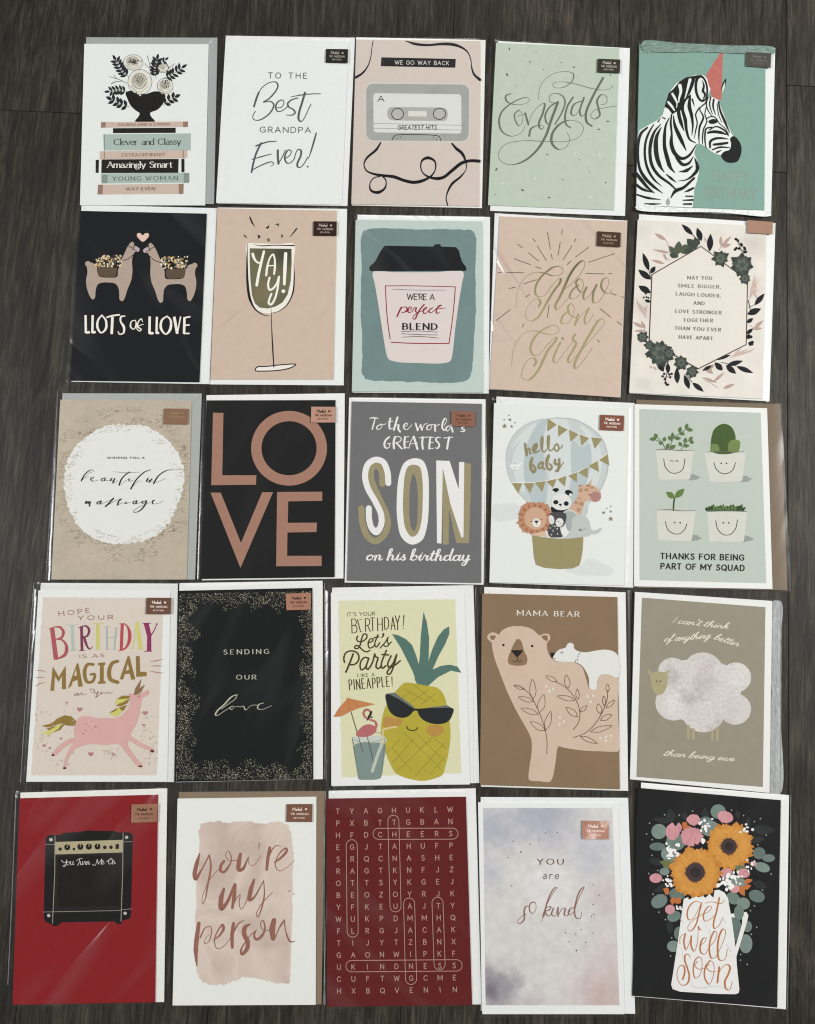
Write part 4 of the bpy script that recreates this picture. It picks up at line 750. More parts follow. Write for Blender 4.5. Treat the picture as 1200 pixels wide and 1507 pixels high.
# ================================================================ third row
def card_marriage():
    c = Card((65, 565, 5), "beige brushed card with a white circle reading Wishing You a Beautiful Marriage", "118,115 1085,122 1048,1440 52,1440", "135,68 1160,70 1110,1440 60,1438", '', 'a5a9a6', ref='dcdedb', mat=ink('b9ae9b', var=.1, scale=35))
    def ring(n, a, b): return [(588 + 440 * r_ * math.cos(t) , 737 + 440 * r_ * math.sin(t)) for r_, t in ((random.uniform(a, b), random.uniform(0, 6.283)) for _ in range(n))]
    inq = lambda p: 60 + (115 - 60) * (1440 - p[1]) / 1325 + 12 < p[0] < 1048 + 37 * (1440 - p[1]) / 1325 - 10 and 135 < p[1] < 1425
    c.art('brushed_marks', 'a39786', specks([p for p in ring(2200, .98, 1.32) if inq(p) and noise.noise(Vector((p[0] * .006, p[1] * .012, 3))) > -.05], 4.5, 2.8, -.12), flat=True)
    c.art('brushed_marks', '8f8678', specks([p for p in ring(900, .98, 1.25) if inq(p) and noise.noise(Vector((p[0] * .006, p[1] * .012, 3))) > .12], 3.8, 2.0, -.12), flat=True)
    c.art('brushed_marks', 'c2b8a6', specks([p for p in rp(900, 80, 140, 1060, 1420) if inq(p)], 4, 3.5, -.12), flat=True)
    c.art('printed_circle', 'd9dad6', BL("588,297 760,318 900,405 1000,545 1030,660 1015,800 960,940 880,1070 760,1145 588,1177 400,1150 290,1080 215,990 165,860 145,740 160,600 215,480 330,375 460,310", 500, 14, 6, 5))
    c.art('brushed_marks', 'b3a998', specks([p for p in ring(700, .88, 1.0) if noise.noise(Vector((p[0] * .008, p[1] * .02, 8))) > .0], 3.2, 2.8, -.12), flat=True)
    c.art('brushed_marks', '7d766d', specks([p for p in ring(260, .84, .99) if noise.noise(Vector((p[0] * .008, p[1] * .02, 8))) > .12], 3, 1.5, -.12), flat=True)
    k = '2b2927'
    c.art('printed_lettering', k, T("WISHING YOU A", 465, 550, 738, 550, 13, 4.5, .8, .14, gap=.35)); F(110, 690, 8.571)
    c.art('printed_script', k, K("82,158 130,105 190,50 245,30 235,12 185,22 120,80 82,158 115,118 185,98", 4, 18), K("200,135 240,118 235,102 200,128 230,155 300,140", 5, 16), K("385,112 335,132 350,155 388,118 375,148 425,145", 5, 18), K("470,120 445,150 505,140;505,125 482,180 548,148", 5, 20), K("695,38 640,75 590,130 560,205;585,205 640,150 700,120", 4, 20), K("705,125 680,130 690,155 740,140", 5, 14), L("480,35 640,48 820,42", [3, 5, 3]),
          K("955,12 890,35 820,90 760,160 708,252;712,250 790,165 850,150", 4, 20), K("925,120 905,160 965,132;975,128 935,170 1000,150", 5, 20), K("1235,10 1160,20 1060,85 995,185;995,185 1060,160 1150,120", 4, 20), L("1160,18 1300,10 1420,5", [4, 4, 2]),
          K("128,440 145,402 142,440 170,408 168,440 195,408 185,468", 6, 20), K("335,402 280,428 292,445 335,408 318,445 395,418", 5, 20), K("395,418 490,372;490,372 435,430 390,475", 5, 24), K("390,475 480,420 580,378;588,380 555,410 540,455;545,455 610,425", 5, 20), K("620,440 655,415 640,438 700,422", 5, 14), K("785,400 735,422 750,445 785,408 770,440 835,420", 5, 20), K("905,400 845,420 865,438 908,402 870,480 800,540 738,547 790,492 930,435", 5, 20), K("930,435 1015,395 985,402 985,438 1045,438 1125,402", 4, 18))
    F(*c.fr); c.sleeve((34, 2, 6, 2), 11, .3, .02, q="90,45 1172,62 1118,1446 8,1446"); c.seam("100,50 60,700 12,1440", 1.0, .12); c.sticker("883,180 1063,182 1060,297 880,294", '81634e', '94795f')

def card_love():
    c = Card((280, 565, 5), "black card filled with the large copper letters LOVE", "120,120 1070,118 1063,1422 78,1435", "120,82 1138,68 1128,1432 86,1446", '1b1d1c', 'e6e7e5', ref='e3e4e2')
    k = 'a47b69'
    c.art('foil_letter', k, P("168,211 245,213 236,672 487,672 485,742 155,745")); c.art('foil_letter', k, RG(728, 473, 241, 237, 76)); c.art('foil_letter', k, P("150,800 225,800 374,1170 530,797 610,797 370,1355")); c.art('foil_letter', k, P("640,795 973,793 972,860 722,864 718,1022 933,1021 930,1090 716,1093 714,1265 968,1265 968,1340 633,1342"))
    c.sleeve((5, 1, 3, 3), 12, .3, .012); c.sticker("891,167 1068,168 1068,283 889,284", 'b48b79', '2a1e1a')

def card_son():
    c = Card((495, 565, 5), "grey card lettered To the World's Greatest Son on His Birthday", "115,128 1072,145 1068,1465 80,1448", "95,100 1100,112 1085,1478 62,1462", '717173', 'e6e6e4', ref='e4e4e2')
    g = '9a9270'; w = 'e2e2e0'
    c.art('foil_letter', g, L("340,735 340,680 325,622 290,600 262,620 256,680 275,750 320,850 365,950 380,1040 345,1120 285,1158 230,1120 195,1030 185,915", 46)); c.art('printed_letter', w, L("384,730 378,650 345,575 292,557 235,590 213,670 230,760 290,870 330,960 330,1040 296,1092 262,1062 243,1000 240,915", 44), E(296, 1082, 26))
    c.art('foil_letter', g, S("570,594 614,610 634,700 637,860 624,1030 592,1110 555,1124 513,1072 494,960 494,800 508,660 530,608", "568,662 584,690 598,780 600,880 592,1040 575,1082 556,1066 542,1000 538,880 545,740")); c.art('printed_letter', w, S("570,547 635,562 672,640 682,860 668,1050 632,1150 555,1182 482,1130 450,1000 446,850 462,680 502,580", "570,594 614,610 634,700 637,860 624,1030 592,1110 555,1124 513,1072 494,960 494,800 508,660 530,608"))
    c.art('foil_letter', g, P("943,582 992,586 990,800 978,1172 885,1172 830,920 828,1182 785,1182 783,630 850,800 920,1120 937,1110")); c.art('printed_letter', w, P("736,563 835,566 902,775 905,574 943,574 937,1130 922,1130 840,880 785,615 775,1175 742,1172"))
    F(500, 600, 6)
    c.art('printed_script', w, L("268,92 305,88 342,95", [8, 13, 6]), L("315,92 302,140 288,190", [8, 13, 12]), K("362,148 332,165 330,188 355,188 375,160 362,142 380,150 408,142", 6, 13), K("448,95 440,140 445,188 468,180", 7, 17), L("428,125 470,118", 7), K("512,85 495,140 480,195;480,195 500,155 522,150 518,185 535,212", 6, 18), K("560,172 600,150 595,135 570,150 568,182 595,192 640,150", 6, 13),
          K("672,140 690,200;690,200 715,150;715,150 728,195;728,195 752,145 775,142", 7, 16), K("800,150 775,165 772,192 798,192 815,165 800,150 830,148", 6, 13), K("840,150 845,205;845,205 850,165 885,145", 7, 16), K("925,160 945,110 935,92 915,120 908,180 925,200", 6, 16), K("985,160 955,165 938,190 955,205 980,175;985,150 990,180 1000,212", 6, 16), K("1100,168 1080,175 1085,190 1105,195 1095,210 1068,208", 7, 14))
    c.art('printed_lettering', w, K("438,258 405,290 396,335 415,358 440,345 443,318", 8, 18), L("425,318 450,316", 8), K("490,258 478,300 480,358", 7, 19), L("485,262 520,254 543,268 540,290 515,306 486,314", [8, 7, 8, 10, 7, 6]), K("502,308 525,335 550,362", 8, 16), K("578,258 572,300 575,355", 7, 18), L("575,260 612,255;575,305 608,300;575,355 605,352", 7), K("650,258 625,310 612,358", 4, 8), K("655,255 672,310 688,365", 7, 19), L("632,320 690,312", 6), K("735,260 730,310 735,362", 7, 18), L("705,265 785,258", 8), K("802,260 795,310 792,362", 7, 17), L("800,262 835,260;798,308 828,306;795,360 830,358", 7), K("892,262 862,262 850,285 872,310 880,335 860,362 848,350", 7, 17), L("920,268 1000,260", 8), K("968,262 958,310 950,362", 7, 18))
    F(495, 565, 5)
    c.art('printed_script', w, TS("on his birthday", 220, 1295, 985, 1300, 82, 7, 16, .2))
    c.sleeve((1, 1, 2, 3), 13, .25, .012); c.sticker("848,198 1022,203 1020,314 848,310", '8b6250', '5b3e33', r=10)

def card_balloon():
    c = Card((705, 565, 5), "white card with baby animals in a hot air balloon basket, lettered Hello Baby", "112,140 1095,178 1068,1485 78,1460", "130,92 1148,140 1138,1500 80,1465", 'e1e4e1', 'e3e5e3', ref='e5e7e4')
    c.art('printed_cloud', 'd6dad8', BL("640,1370 660,1340 740,1345 800,1290 880,1300 920,1330 980,1350 985,1400 850,1410 700,1400", 90, 12, 1), BL("100,900 180,880 290,890 300,980 220,1005 110,1000", 60, 12, 2))
    c.art('printed_balloon', 'c4cccb', S("570,250 700,262 820,320 910,410 948,530 945,650 905,760 850,840 805,900 790,965 400,965 350,860 290,800 225,690 200,570 215,460 280,350 400,275"))
    c.art('printed_gores', 'd0d7d6', S("260,440 350,330 420,290 400,420 340,600 330,800 260,720 235,600"), S("520,252 640,262 690,420 690,640 600,900 500,930 520,700 480,480 480,330"), S("740,300 840,370 900,500 900,640 830,820 760,900 800,700 830,520 800,400"))
    c.art('printed_gores', 'b6c2c4', S("440,290 500,262 470,420 480,560 500,760 480,930 420,900 350,760 330,600 360,430"), S("690,420 760,470 810,440 830,560 790,740 740,900 690,900 680,640"))
    c.art('printed_gores', 'c3caca', L("300,420 240,520 240,640 290,760", [10, 26, 26, 10]))
    c.art('printed_balloon_rim', 'b3bbbb', L("570,250 400,275 280,350 215,460 200,570 225,690 290,800 350,860", 5), L("570,250 700,262 820,320 910,410 948,530 945,650 905,760 850,840", 8), L("350,860 370,900;800,900 790,960", 6))
    c.art('printed_bird', 'e3e5e4', S("225,600 250,590 290,590 320,570 300,610 280,632 250,628")); c.art('printed_bird_lines', '8e8a86', L("262,585 275,590;255,615 280,618;255,632 275,636", 3))
    c.art('printed_string', 'e6e7e3', L("505,248 575,297 660,335 740,370 825,392 912,402", 6), L("245,725 410,725 570,697 725,648 880,562 950,512", 6))
    g = '9c9368'
    for t in ("507,250 575,300 503,350", "583,300 655,335 585,388", "663,335 735,370 675,428", "743,370 812,398 757,455", "828,392 912,402 853,478", "885,560 950,515 960,600", "805,605 875,565 885,648", "730,650 803,610 800,692", "658,675 723,650 722,725", "578,700 645,675 633,755", "497,715 573,698 547,765", "413,725 490,715 468,795", "330,730 408,728 377,803", "245,728 320,732 290,806"): c.art('foil_pennant', g, P(t))
    c.art('foil_basket', g, P("392,1112 480,1128 580,1138 680,1136 770,1125 765,1220 752,1300 738,1338 690,1358 590,1363 480,1353 420,1330 405,1270"))
    F(760, 630, 15); s = '938a64'
    c.art('foil_script', s, L("198,350 212,480 238,600", 56), L("238,560 250,480 285,445 302,480 300,545 335,560", 38), L("400,500 455,410 445,350 400,390 375,480 420,540 520,490", [44, 50, 50, 60, 60, 40, 26]), L("575,205 568,380 575,490 620,530 670,470", [66, 76, 56, 30, 26]), L("715,185 708,370 720,470 765,500 830,440", [66, 72, 56, 30, 26]), L("900,345 850,400 860,490 920,500 942,420 905,350", 36), L("965,450 1000,430 1022,375", 24),
          L("355,660 322,780 330,900 385,975 425,900 370,810", [56, 72, 66, 56, 60, 40]), L("570,745 505,800 500,875 560,880 595,770", 46), L("590,760 590,880 640,905", 40), L("715,610 680,730 690,870 750,920 790,850 740,790", [66, 72, 60, 50, 50, 40]), L("860,700 862,790 910,800", 56), L("950,690 950,830 915,930 885,950", 56), L("920,950 975,860 1050,750", [40, 24, 18]))
    F(755, 700, 8.571)
    c.art('printed_giraffe', 'ccab93', S("850,120 880,105 900,130 970,95 990,70 985,110 1040,140 1110,210 1100,290 1040,330 960,310 910,340 880,430 850,490 780,470 720,420 770,340 820,250 830,180"), L("985,70 975,105", 22)); c.art('printed_giraffe_muzzle', 'b2857e', E(1045, 265, 68, 66)); c.art('printed_giraffe_spots', 'b58b6b', E(860, 185, 22, 26), E(930, 180, 30, 20), E(950, 125, 26, 18), E(800, 340, 26, 22), E(865, 355, 30, 26), E(830, 430, 22, 28), E(1000, 150, 22, 16), E(845, 290, 16, 14), E(850, 130, 20, 14)); c.art('printed_face', '54453f', L("950,245 968,235 985,250", 8))
    c.art('printed_panda', '1d1c1e', E(540, 182, 42, 26, -10), E(708, 215, 50, 34, 20), P("492,390 560,430 690,425 680,445 600,470 488,445")); c.art('printed_panda', 'dddedb', E(612, 330, 128, 108), E(505, 208, 22, 20), E(730, 240, 20, 18)); c.art('printed_panda_face', '212022', E(543, 335, 34, 28), E(675, 352, 32, 30), S("580,358 620,356 602,384"), L("600,375 598,398", 5)); c.art('printed_panda_scarf', '1d1c1e', S("488,390 540,425 620,435 700,425 660,455 590,475 490,450"))
    c.art('printed_lion_mane', 'bd8a6a', BL("70,540 90,430 160,350 280,335 400,350 470,410 490,500 480,640 430,700 330,735 220,735 110,680 70,600", 120, 32, 3, 2)); c.art('printed_lion_tufts', 'a8714f', *[LF("%f,%f %f,%f" % (275 + 145 * math.cos(a), 545 + 140 * math.sin(a), 275 + 205 * math.cos(a), 540 + 195 * math.sin(a)), 34) for a in (i * .42 + .1 for i in range(15))], var=.15); c.art('printed_lion_face', 'cba78c', E(290, 540, 140, 142)); c.art('printed_lion_muzzle', 'e0ded8', E(300, 595, 54, 56)); c.art('printed_face', '2c2522', S("272,572 325,570 300,600"), L("300,600 300,620", 5), L("225,578 245,580;350,550 375,548", 7))
    c.art('printed_lion_body', 'd5b79d', P("240,735 400,700 440,770 340,760 245,745")); c.art('printed_elephant_ear', 'a7b0ae', S("670,470 700,440 770,455 830,500 780,560 750,700 700,690 670,600")); c.art('printed_elephant', 'bfc4c0', S("745,640 745,560 790,510 850,490 920,515 970,590 990,680 1040,690 1090,665 1130,655 1110,690 1060,735 980,740 960,760 900,770 700,795 640,790 700,740")); c.art('printed_elephant_trim', 'd8dad6', L("620,480 690,438 760,450 820,490", 12)); c.art('printed_face', '858b89', E(852, 685, 22, 17), L("890,680 915,672", 8))
    c.art('printed_penguin', '4d4c4d', S("460,500 480,470 560,460 670,480 660,600 620,650 600,650 610,720 630,770 560,780 470,770 440,700 450,640 470,600")); c.art('printed_penguin_face', 'dcdcda', E(488, 555, 36, 58, -12), E(590, 590, 50, 56, 15), S("460,600 520,640 620,640 540,645")); c.art('printed_penguin_spots', 'd0d0ce', D("472,660 560,670 508,695 488,745 565,735 530,640", 9)); c.art('printed_face', '6b6a6a', L("478,558 498,562;562,578 588,580;590,608 615,605", 6))
    F(*c.fr)
    c.art('foil_stars', '8a8468', *[S(' '.join("%f,%f" % (x + r_ * (1 if i % 2 else .42) * math.cos(i * math.pi / 5 + .3), y + r_ * (1 if i % 2 else .42) * math.sin(i * math.pi / 5 + .3)) for i in range(10))) for x, y, r_ in ((190, 310, 20), (243, 312, 13), (230, 262, 14), (972, 992, 20), (920, 948, 14), (972, 938, 11))], D("222,230 265,285 942,915 972,900 187,262", 5))
    c.sleeve((3, 1, 1, 2), 14, .35, .02); c.sticker("893,226 1070,233 1066,344 890,338", '81513f', 'e8e2dc')

def card_plants():
    c = Card((920, 575, 5), "white bordered mint card with four smiling plant pots, kraft envelope behind", "72,98 1048,128 1088,1460 68,1440", "85,65 1145,98 1197,1470 90,1450", 'e8e9e6', '80705e', ref='e6e7e4')
    c.art('printed_panel', 'bcc6bc', P("106,134 1000,162 1042,1418 108,1394"))
    c.art('printed_shadow', '979f99', *[BL("%d,%d %d,%d %d,%d %d,%d" % a, 40, 8, i) for i, a in enumerate(((470, 655, 490, 615, 552, 640, 520, 655), (840, 668, 870, 628, 935, 650, 900, 668), (480, 1105, 500, 1060, 565, 1085, 530, 1100), (860, 1112, 880, 1065, 948, 1092, 910, 1108)))])
    c.art('printed_leaves', '60784b', SP("300,435 275,385 190,350 ", 1, 1, 1, 40, 6, False), K("190,350 240,345 275,385 302,435;325,435 360,350 440,290 465,245;415,435 440,390 500,345", 6, 6), *[LF(a, 30, .5) for a in ("235,350 180,360", "240,345 215,315", "285,385 245,385", "285,375 298,338", "305,430 325,385", "345,370 320,330", "355,355 350,305", "365,350 415,350", "330,425 378,402", "400,310 412,262", "400,312 445,320", "450,285 460,240", "450,282 505,292", "418,410 398,375", "425,405 478,405", "440,390 450,342", "475,375 495,335", "475,370 510,385")])
    c.art('printed_pot', 'd0d1c8', RR("228,440 508,440 480,652 250,656", 14), RR("582,455 892,455 864,668 628,672", 18), RR("232,880 524,885 492,1106 244,1102", 14), RR("604,890 902,892 876,1112 620,1110", 14), var=.03)
    c.art('printed_cactus', '496130', S("645,450 640,330 665,275 725,243 780,262 812,320 815,400 810,452"), var=.1); c.art('printed_cactus', '748a50', S("632,445 635,400 665,390 690,405 692,448"), S("766,448 768,380 800,360 845,370 846,420 832,450"), var=.1)
    c.art('printed_sprout', '3c552c', K("358,880 360,830 366,788", 12, 12)); c.art('printed_leaves', '66803f', LF("368,790 303,745", 44), LF("368,788 440,720", 48))
    c.art('printed_spiky_plant', '355027', *[LF("%d,888 %d,%d" % (610 + i * 15, 597 + i * 18 + (i % 3) * 4, 852 - (i % 4) * 6 if 0 < i < 16 else 856), 26) for i in range(17)]); c.art('printed_spiky_plant', '5d7a45', *[LF("%d,886 %d,%d" % (660 + i * 22, 655 + i * 22, 835 + (i % 3) * 8), 20) for i in range(8)])
    c.art('printed_rim', '6d6058', L("228,435 300,430 400,440 508,437", [3, 6, 5, 3]), L("605,450 700,446 800,452 878,448", [3, 6, 5, 3]), L("236,878 330,876 420,884 520,882", [3, 6, 5, 3]), L("612,888 750,884 895,888", 5))
    k = '262623'
    c.art('printed_smile', k, L("286,500 298,560 335,600 380,606 425,580 443,500", 5), L("656,530 675,578 715,608 755,608 795,582 815,530", 5), L("298,963 315,1018 355,1050 400,1053 440,1022 457,980", 5), L("669,955 685,1020 725,1058 775,1058 815,1015 830,950", 5), L("332,520 344,512 356,522;372,520 384,513 395,523", 4), D("709,534 749,534 367,970 408,972 725,972 766,973", 6))
    c.art('printed_lettering', '20221f', T("THANKS FOR BEING", 264, 1236, 876, 1248, 40, 8.5, .85, gap=.34, sp=.55), T("PART OF MY SQUAD", 266, 1310, 878, 1325, 40, 8.5, .85, gap=.34, sp=.55))
    c.sleeve((3, 2, 2, 2), 15, .25, .012, soft=.03, amp=.0001, q="60,60 1150,92 1225,1478 60,1462")

# ================================================================ fourth row
def card_unicorn():
    c = Card((25, 845, 4.7083), "cream card with pink unicorn, lettered Hope Your Birthday Is As Magical As You", "148,112 1062,115 1040,1440 63,1440", "165,60 1115,65 1090,1442 75,1439", 'dcdedb', 'd5d7d3', ref='dcdedb')
    c.art('printed_panel', 'cfc5b9', PJ("180,160 1018,165 970,1395 98,1395", 5, 1))
    k = '8a5656'
    c.art('printed_lettering', k, T("HOPE", 292, 290, 505, 266, 30, 5.5, .7, .16, gap=.5), T("YOUR", 424, 318, 664, 312, 28, 5.5, .7, .16, gap=.5), T("IS AS", 435, 582, 604, 574, 22, 5, .6, .16, gap=.3))
    F(60, 885, 6.667)
    c.art('printed_letter', 'a9545a', P("80,262 140,252 165,575 122,580 ") if 0 else P("90,265 132,250 172,560 128,578"), L("80,272 120,255 180,248", 8), L("130,252 190,255 222,300 205,355 145,372", [8, 22, 30, 24, 8]), L("145,372 210,380 252,440 240,520 150,572", [8, 20, 36, 30, 10]))
    c.art('printed_letter', 'a9bab1', LL("308,235 318,480", 30), L("255,232 308,235 360,228;275,490 320,482 362,472", 8)); c.art('printed_letter', '7c2f55', LL("400,250 405,480", 28), L("370,262 405,245 450,245 475,285 455,340 410,350", [8, 10, 20, 26, 20, 10]), L("425,350 455,440 480,470 508,445", [22, 26, 16, 6]), L("380,485 428,482", 8))
    c.art('printed_letter', 'c4c06c', LL("560,225 560,475", 34), L("510,218 560,215 610,218", 9)); c.art('printed_letter', '9fb0aa', LL("650,255 652,470;742,262 722,472", 16), L("625,252 675,248;720,262 765,258;645,362 735,350;630,470 675,472;695,478 742,472", 6))
    c.art('printed_letter', 'b2484f', LL("800,220 790,485", 30), L("775,220 830,225 868,290 868,390 830,460 765,488", [6, 14, 34, 34, 20, 8])); c.art('printed_letter', 'c8c46a', P("930,205 962,205 1000,470 962,470"), L("935,225 905,460", 8), L("905,385 965,375", 6), L("885,462 930,460;945,472 1010,468", 5)); c.art('printed_letter', '8b2b5b', P("1010,215 1060,215 1085,330 1085,490 1042,490 1045,345"), L("1142,222 1110,290 1075,345", [8, 9, 12]), L("1003,215 1078,215;1020,490 1090,490;1128,222 1150,222", 8))
    g = '8b6f36'
    c.art('foil_letter', g, P("118,640 178,740 245,632 248,862 208,862 208,730 175,790 138,735 132,876 94,880")); c.art('foil_letter', g, P("355,608 370,610 413,835 372,840 360,770 312,790 300,830 265,858"), ); c.art('foil_letter', 'cfc5b9', P("345,665 355,725 325,735")); c.art('foil_letter', g, L("515,620 460,620 430,690 455,790 510,785 528,715 490,718", [28, 30, 36, 34, 28, 28, 22])); c.art('foil_letter', g, P("562,605 632,598 632,625 618,628 618,780 634,782 634,808 562,810 562,788 580,785 582,630 562,628"))
    c.art('foil_letter', g, L("755,588 705,605 672,680 685,765 755,795", [30, 34, 40, 38, 34])); c.art('foil_letter', g, P("855,535 870,540 928,765 888,770 875,710 825,715 808,768 775,765")); c.art('foil_letter', 'cfc5b9', P("855,612 868,672 836,680")); c.art('foil_letter', g, P("934,538 970,536 975,690 1040,695 1038,735 938,742"))
    c.art('printed_script', k, K("355,900 330,920 340,928 370,900 365,925 395,905 410,895;395,900 410,920 450,905", 4, 6), K("490,880 485,860 520,865 530,885 500,895;520,890 545,905 560,885;565,885 545,930 540,945 580,910 600,890 590,910 620,895 640,905 660,890 680,905 710,888", 4, 6))
    F(*c.fr)
    c.art('printed_dashes', 'ad8a80', L("135,668 165,668 198,675", [3, 8, 3]), L("130,718 160,715 192,717", [3, 8, 3]), L("128,778 160,758 198,750", [3, 8, 3]), L("925,604 965,600 1012,590", [4, 9, 3]), L("935,638 970,636 1008,638", [4, 9, 3]), L("928,674 965,680 1015,686", [4, 9, 3]))
    c.art('printed_tail', '8f7430', P("170,1050 240,1035 280,1000 330,978 375,985 412,1020 405,1052 350,1050 300,1035 240,1058 200,1062"), P("200,1070 260,1055 330,1040 300,1080 250,1098")); c.art('printed_tail', 'c6c266', P("160,1105 220,1085 280,1050 310,1035 290,1070 230,1108 205,1128 215,1108"))
    c.art('printed_mane', '8f7430', P("693,865 730,842 790,842 770,862 730,868"), P("685,915 730,880 785,858 765,895 725,915"), P("640,960 690,930 765,905 740,945 690,955")); c.art('printed_mane', 'c6c266', P("690,870 780,862 730,890 680,905"), P("640,968 690,945 700,920 730,950 690,990"))
    c.art('printed_unicorn', 'cfa49f', S("400,1150 398,1080 412,1020 440,990 490,984 560,995 650,998 710,988 755,950 780,900 785,850 775,825 800,830 830,835 880,815 905,803 915,815 905,838 870,862 855,920 845,980 825,1040 795,1090 788,1118 830,1150 900,1190 948,1215 945,1235 920,1222 850,1195 780,1155 765,1170 790,1225 830,1280 868,1325 850,1338 800,1290 745,1220 700,1178 620,1185 540,1178 480,1182 430,1200 390,1225 355,1280 335,1345 325,1340 335,1280 365,1210 388,1170 330,1200 285,1240 255,1260 246,1250 280,1200 330,1160 390,1135"))
    c.art('foil_horn', '8a6a4a', P("808,838 822,790 862,725 850,790 888,765 862,815 835,835")); c.art('printed_hooves', '6b2f33', E(250, 1254, 10, 9), E(330, 1345, 12, 8), E(855, 1332, 16, 7), E(938, 1226, 15, 10, 20)); c.art('printed_marks', 'a04c55', specks([(478, 1035), (520, 1018), (500, 1058), (480, 1085), (525, 1078), (460, 1105), (545, 1060)], 6), L("832,850 848,852 850,838", 4), E(908, 824, 5, 4))
    ht = lambda x, y, r_: S("%f,%f %f,%f %f,%f %f,%f %f,%f %f,%f" % (x, y + r_, x - r_, y - r_ * .1, x - r_ * .6, y - r_ * .7, x, y - r_ * .25, x + r_ * .6, y - r_ * .7, x + r_, y - r_ * .1))
    c.art('printed_hearts', 'b07b7d', ht(435, 935, 18), ht(890, 960, 18), ht(512, 1245, 18), ht(305, 1138, 9), ht(188, 1187, 12), ht(228, 1205, 9), ht(878, 1045, 10), ht(345, 890, 8)); c.art('printed_dots', 'bba79a', specks(rp(60, 130, 900, 400, 1330) + rp(40, 860, 960, 985, 1330) + rp(30, 600, 1210, 700, 1280), 5), flat=True)
    c.sleeve((30, 2, 5, 2), 16, .45, .025, q="128,58 1120,62 1096,1447 18,1450"); c.seam("118,60 70,700 25,1445", 1.4, .3); c.sticker("898,163 1070,164 1066,278 893,277", '674a3b', 'dccfc4')

def card_sending():
    c = Card((245, 845, 4.7083), "black card with gold flecked border reading Sending Our Love", "85,115 1012,95 1017,1422 57,1440", "90,62 1083,45 1085,1422 62,1443", '141718', 'e0e1de', ref='dfe0de')
    pts_ = []; gold = []
    while len(pts_) < 4700:
        x, y = random.uniform(64, 1008), random.uniform(115, 1425)
        if x < 82 - (y - 115) / 1325 * 24 + 8: continue
        d = min((x - 60) / 175, (1012 - x) / 105, (y - 100) / 165, (1435 - y) / 165); d += .55 * noise.noise(Vector((x * .011, y * .011, 2)))
        if d < .75 and random.random() < (1.05 - d) * (.55 + .9 * max(0, .5 + noise.noise(Vector((x * .02, y * .02, 7))))) and y > 118 + (1012 - x) * .02: pts_.append((x, y))
    c.art('foil_flecks', '6f6d5e', specks(pts_[:2400], 3.2, 1.5), flat=True); c.art('foil_flecks', 'a9a185', specks(pts_[2400:4000], 2.9, 1.4), flat=True); c.art('foil_flecks', 'd4cfb8', specks(pts_[4000:], 2.4, 1.2), flat=True)
    s = 'b5b2a2'
    c.art('foil_lettering', s, T("SENDING", 399, 556, 710, 551, 31, 7, .4, .14, gap=.55), T("OUR", 486, 729, 620, 729, 30, 7, .4, .14, gap=.5))
    c.art('foil_script', s, K("490,836 455,848 400,905 355,945 340,975 350,980 400,950 440,925", 4, 12), K("490,836 480,862 430,900 380,935", 3, 5), K("465,915 440,925 450,940 475,920 520,920", 3, 8), K("520,918 535,915 548,942 580,915 600,908 640,908", 3, 9), K("672,893 640,905 632,930 660,938 700,925 730,912", 3, 9))
    c.sleeve((2, 1, 12, 3), 17, .6, .012); c.seam("1095,60 1100,700 1108,1425", 1.2, .22); c.sticker("826,135 1003,130 1000,245 832,250", 'a0745f', '3a2822')

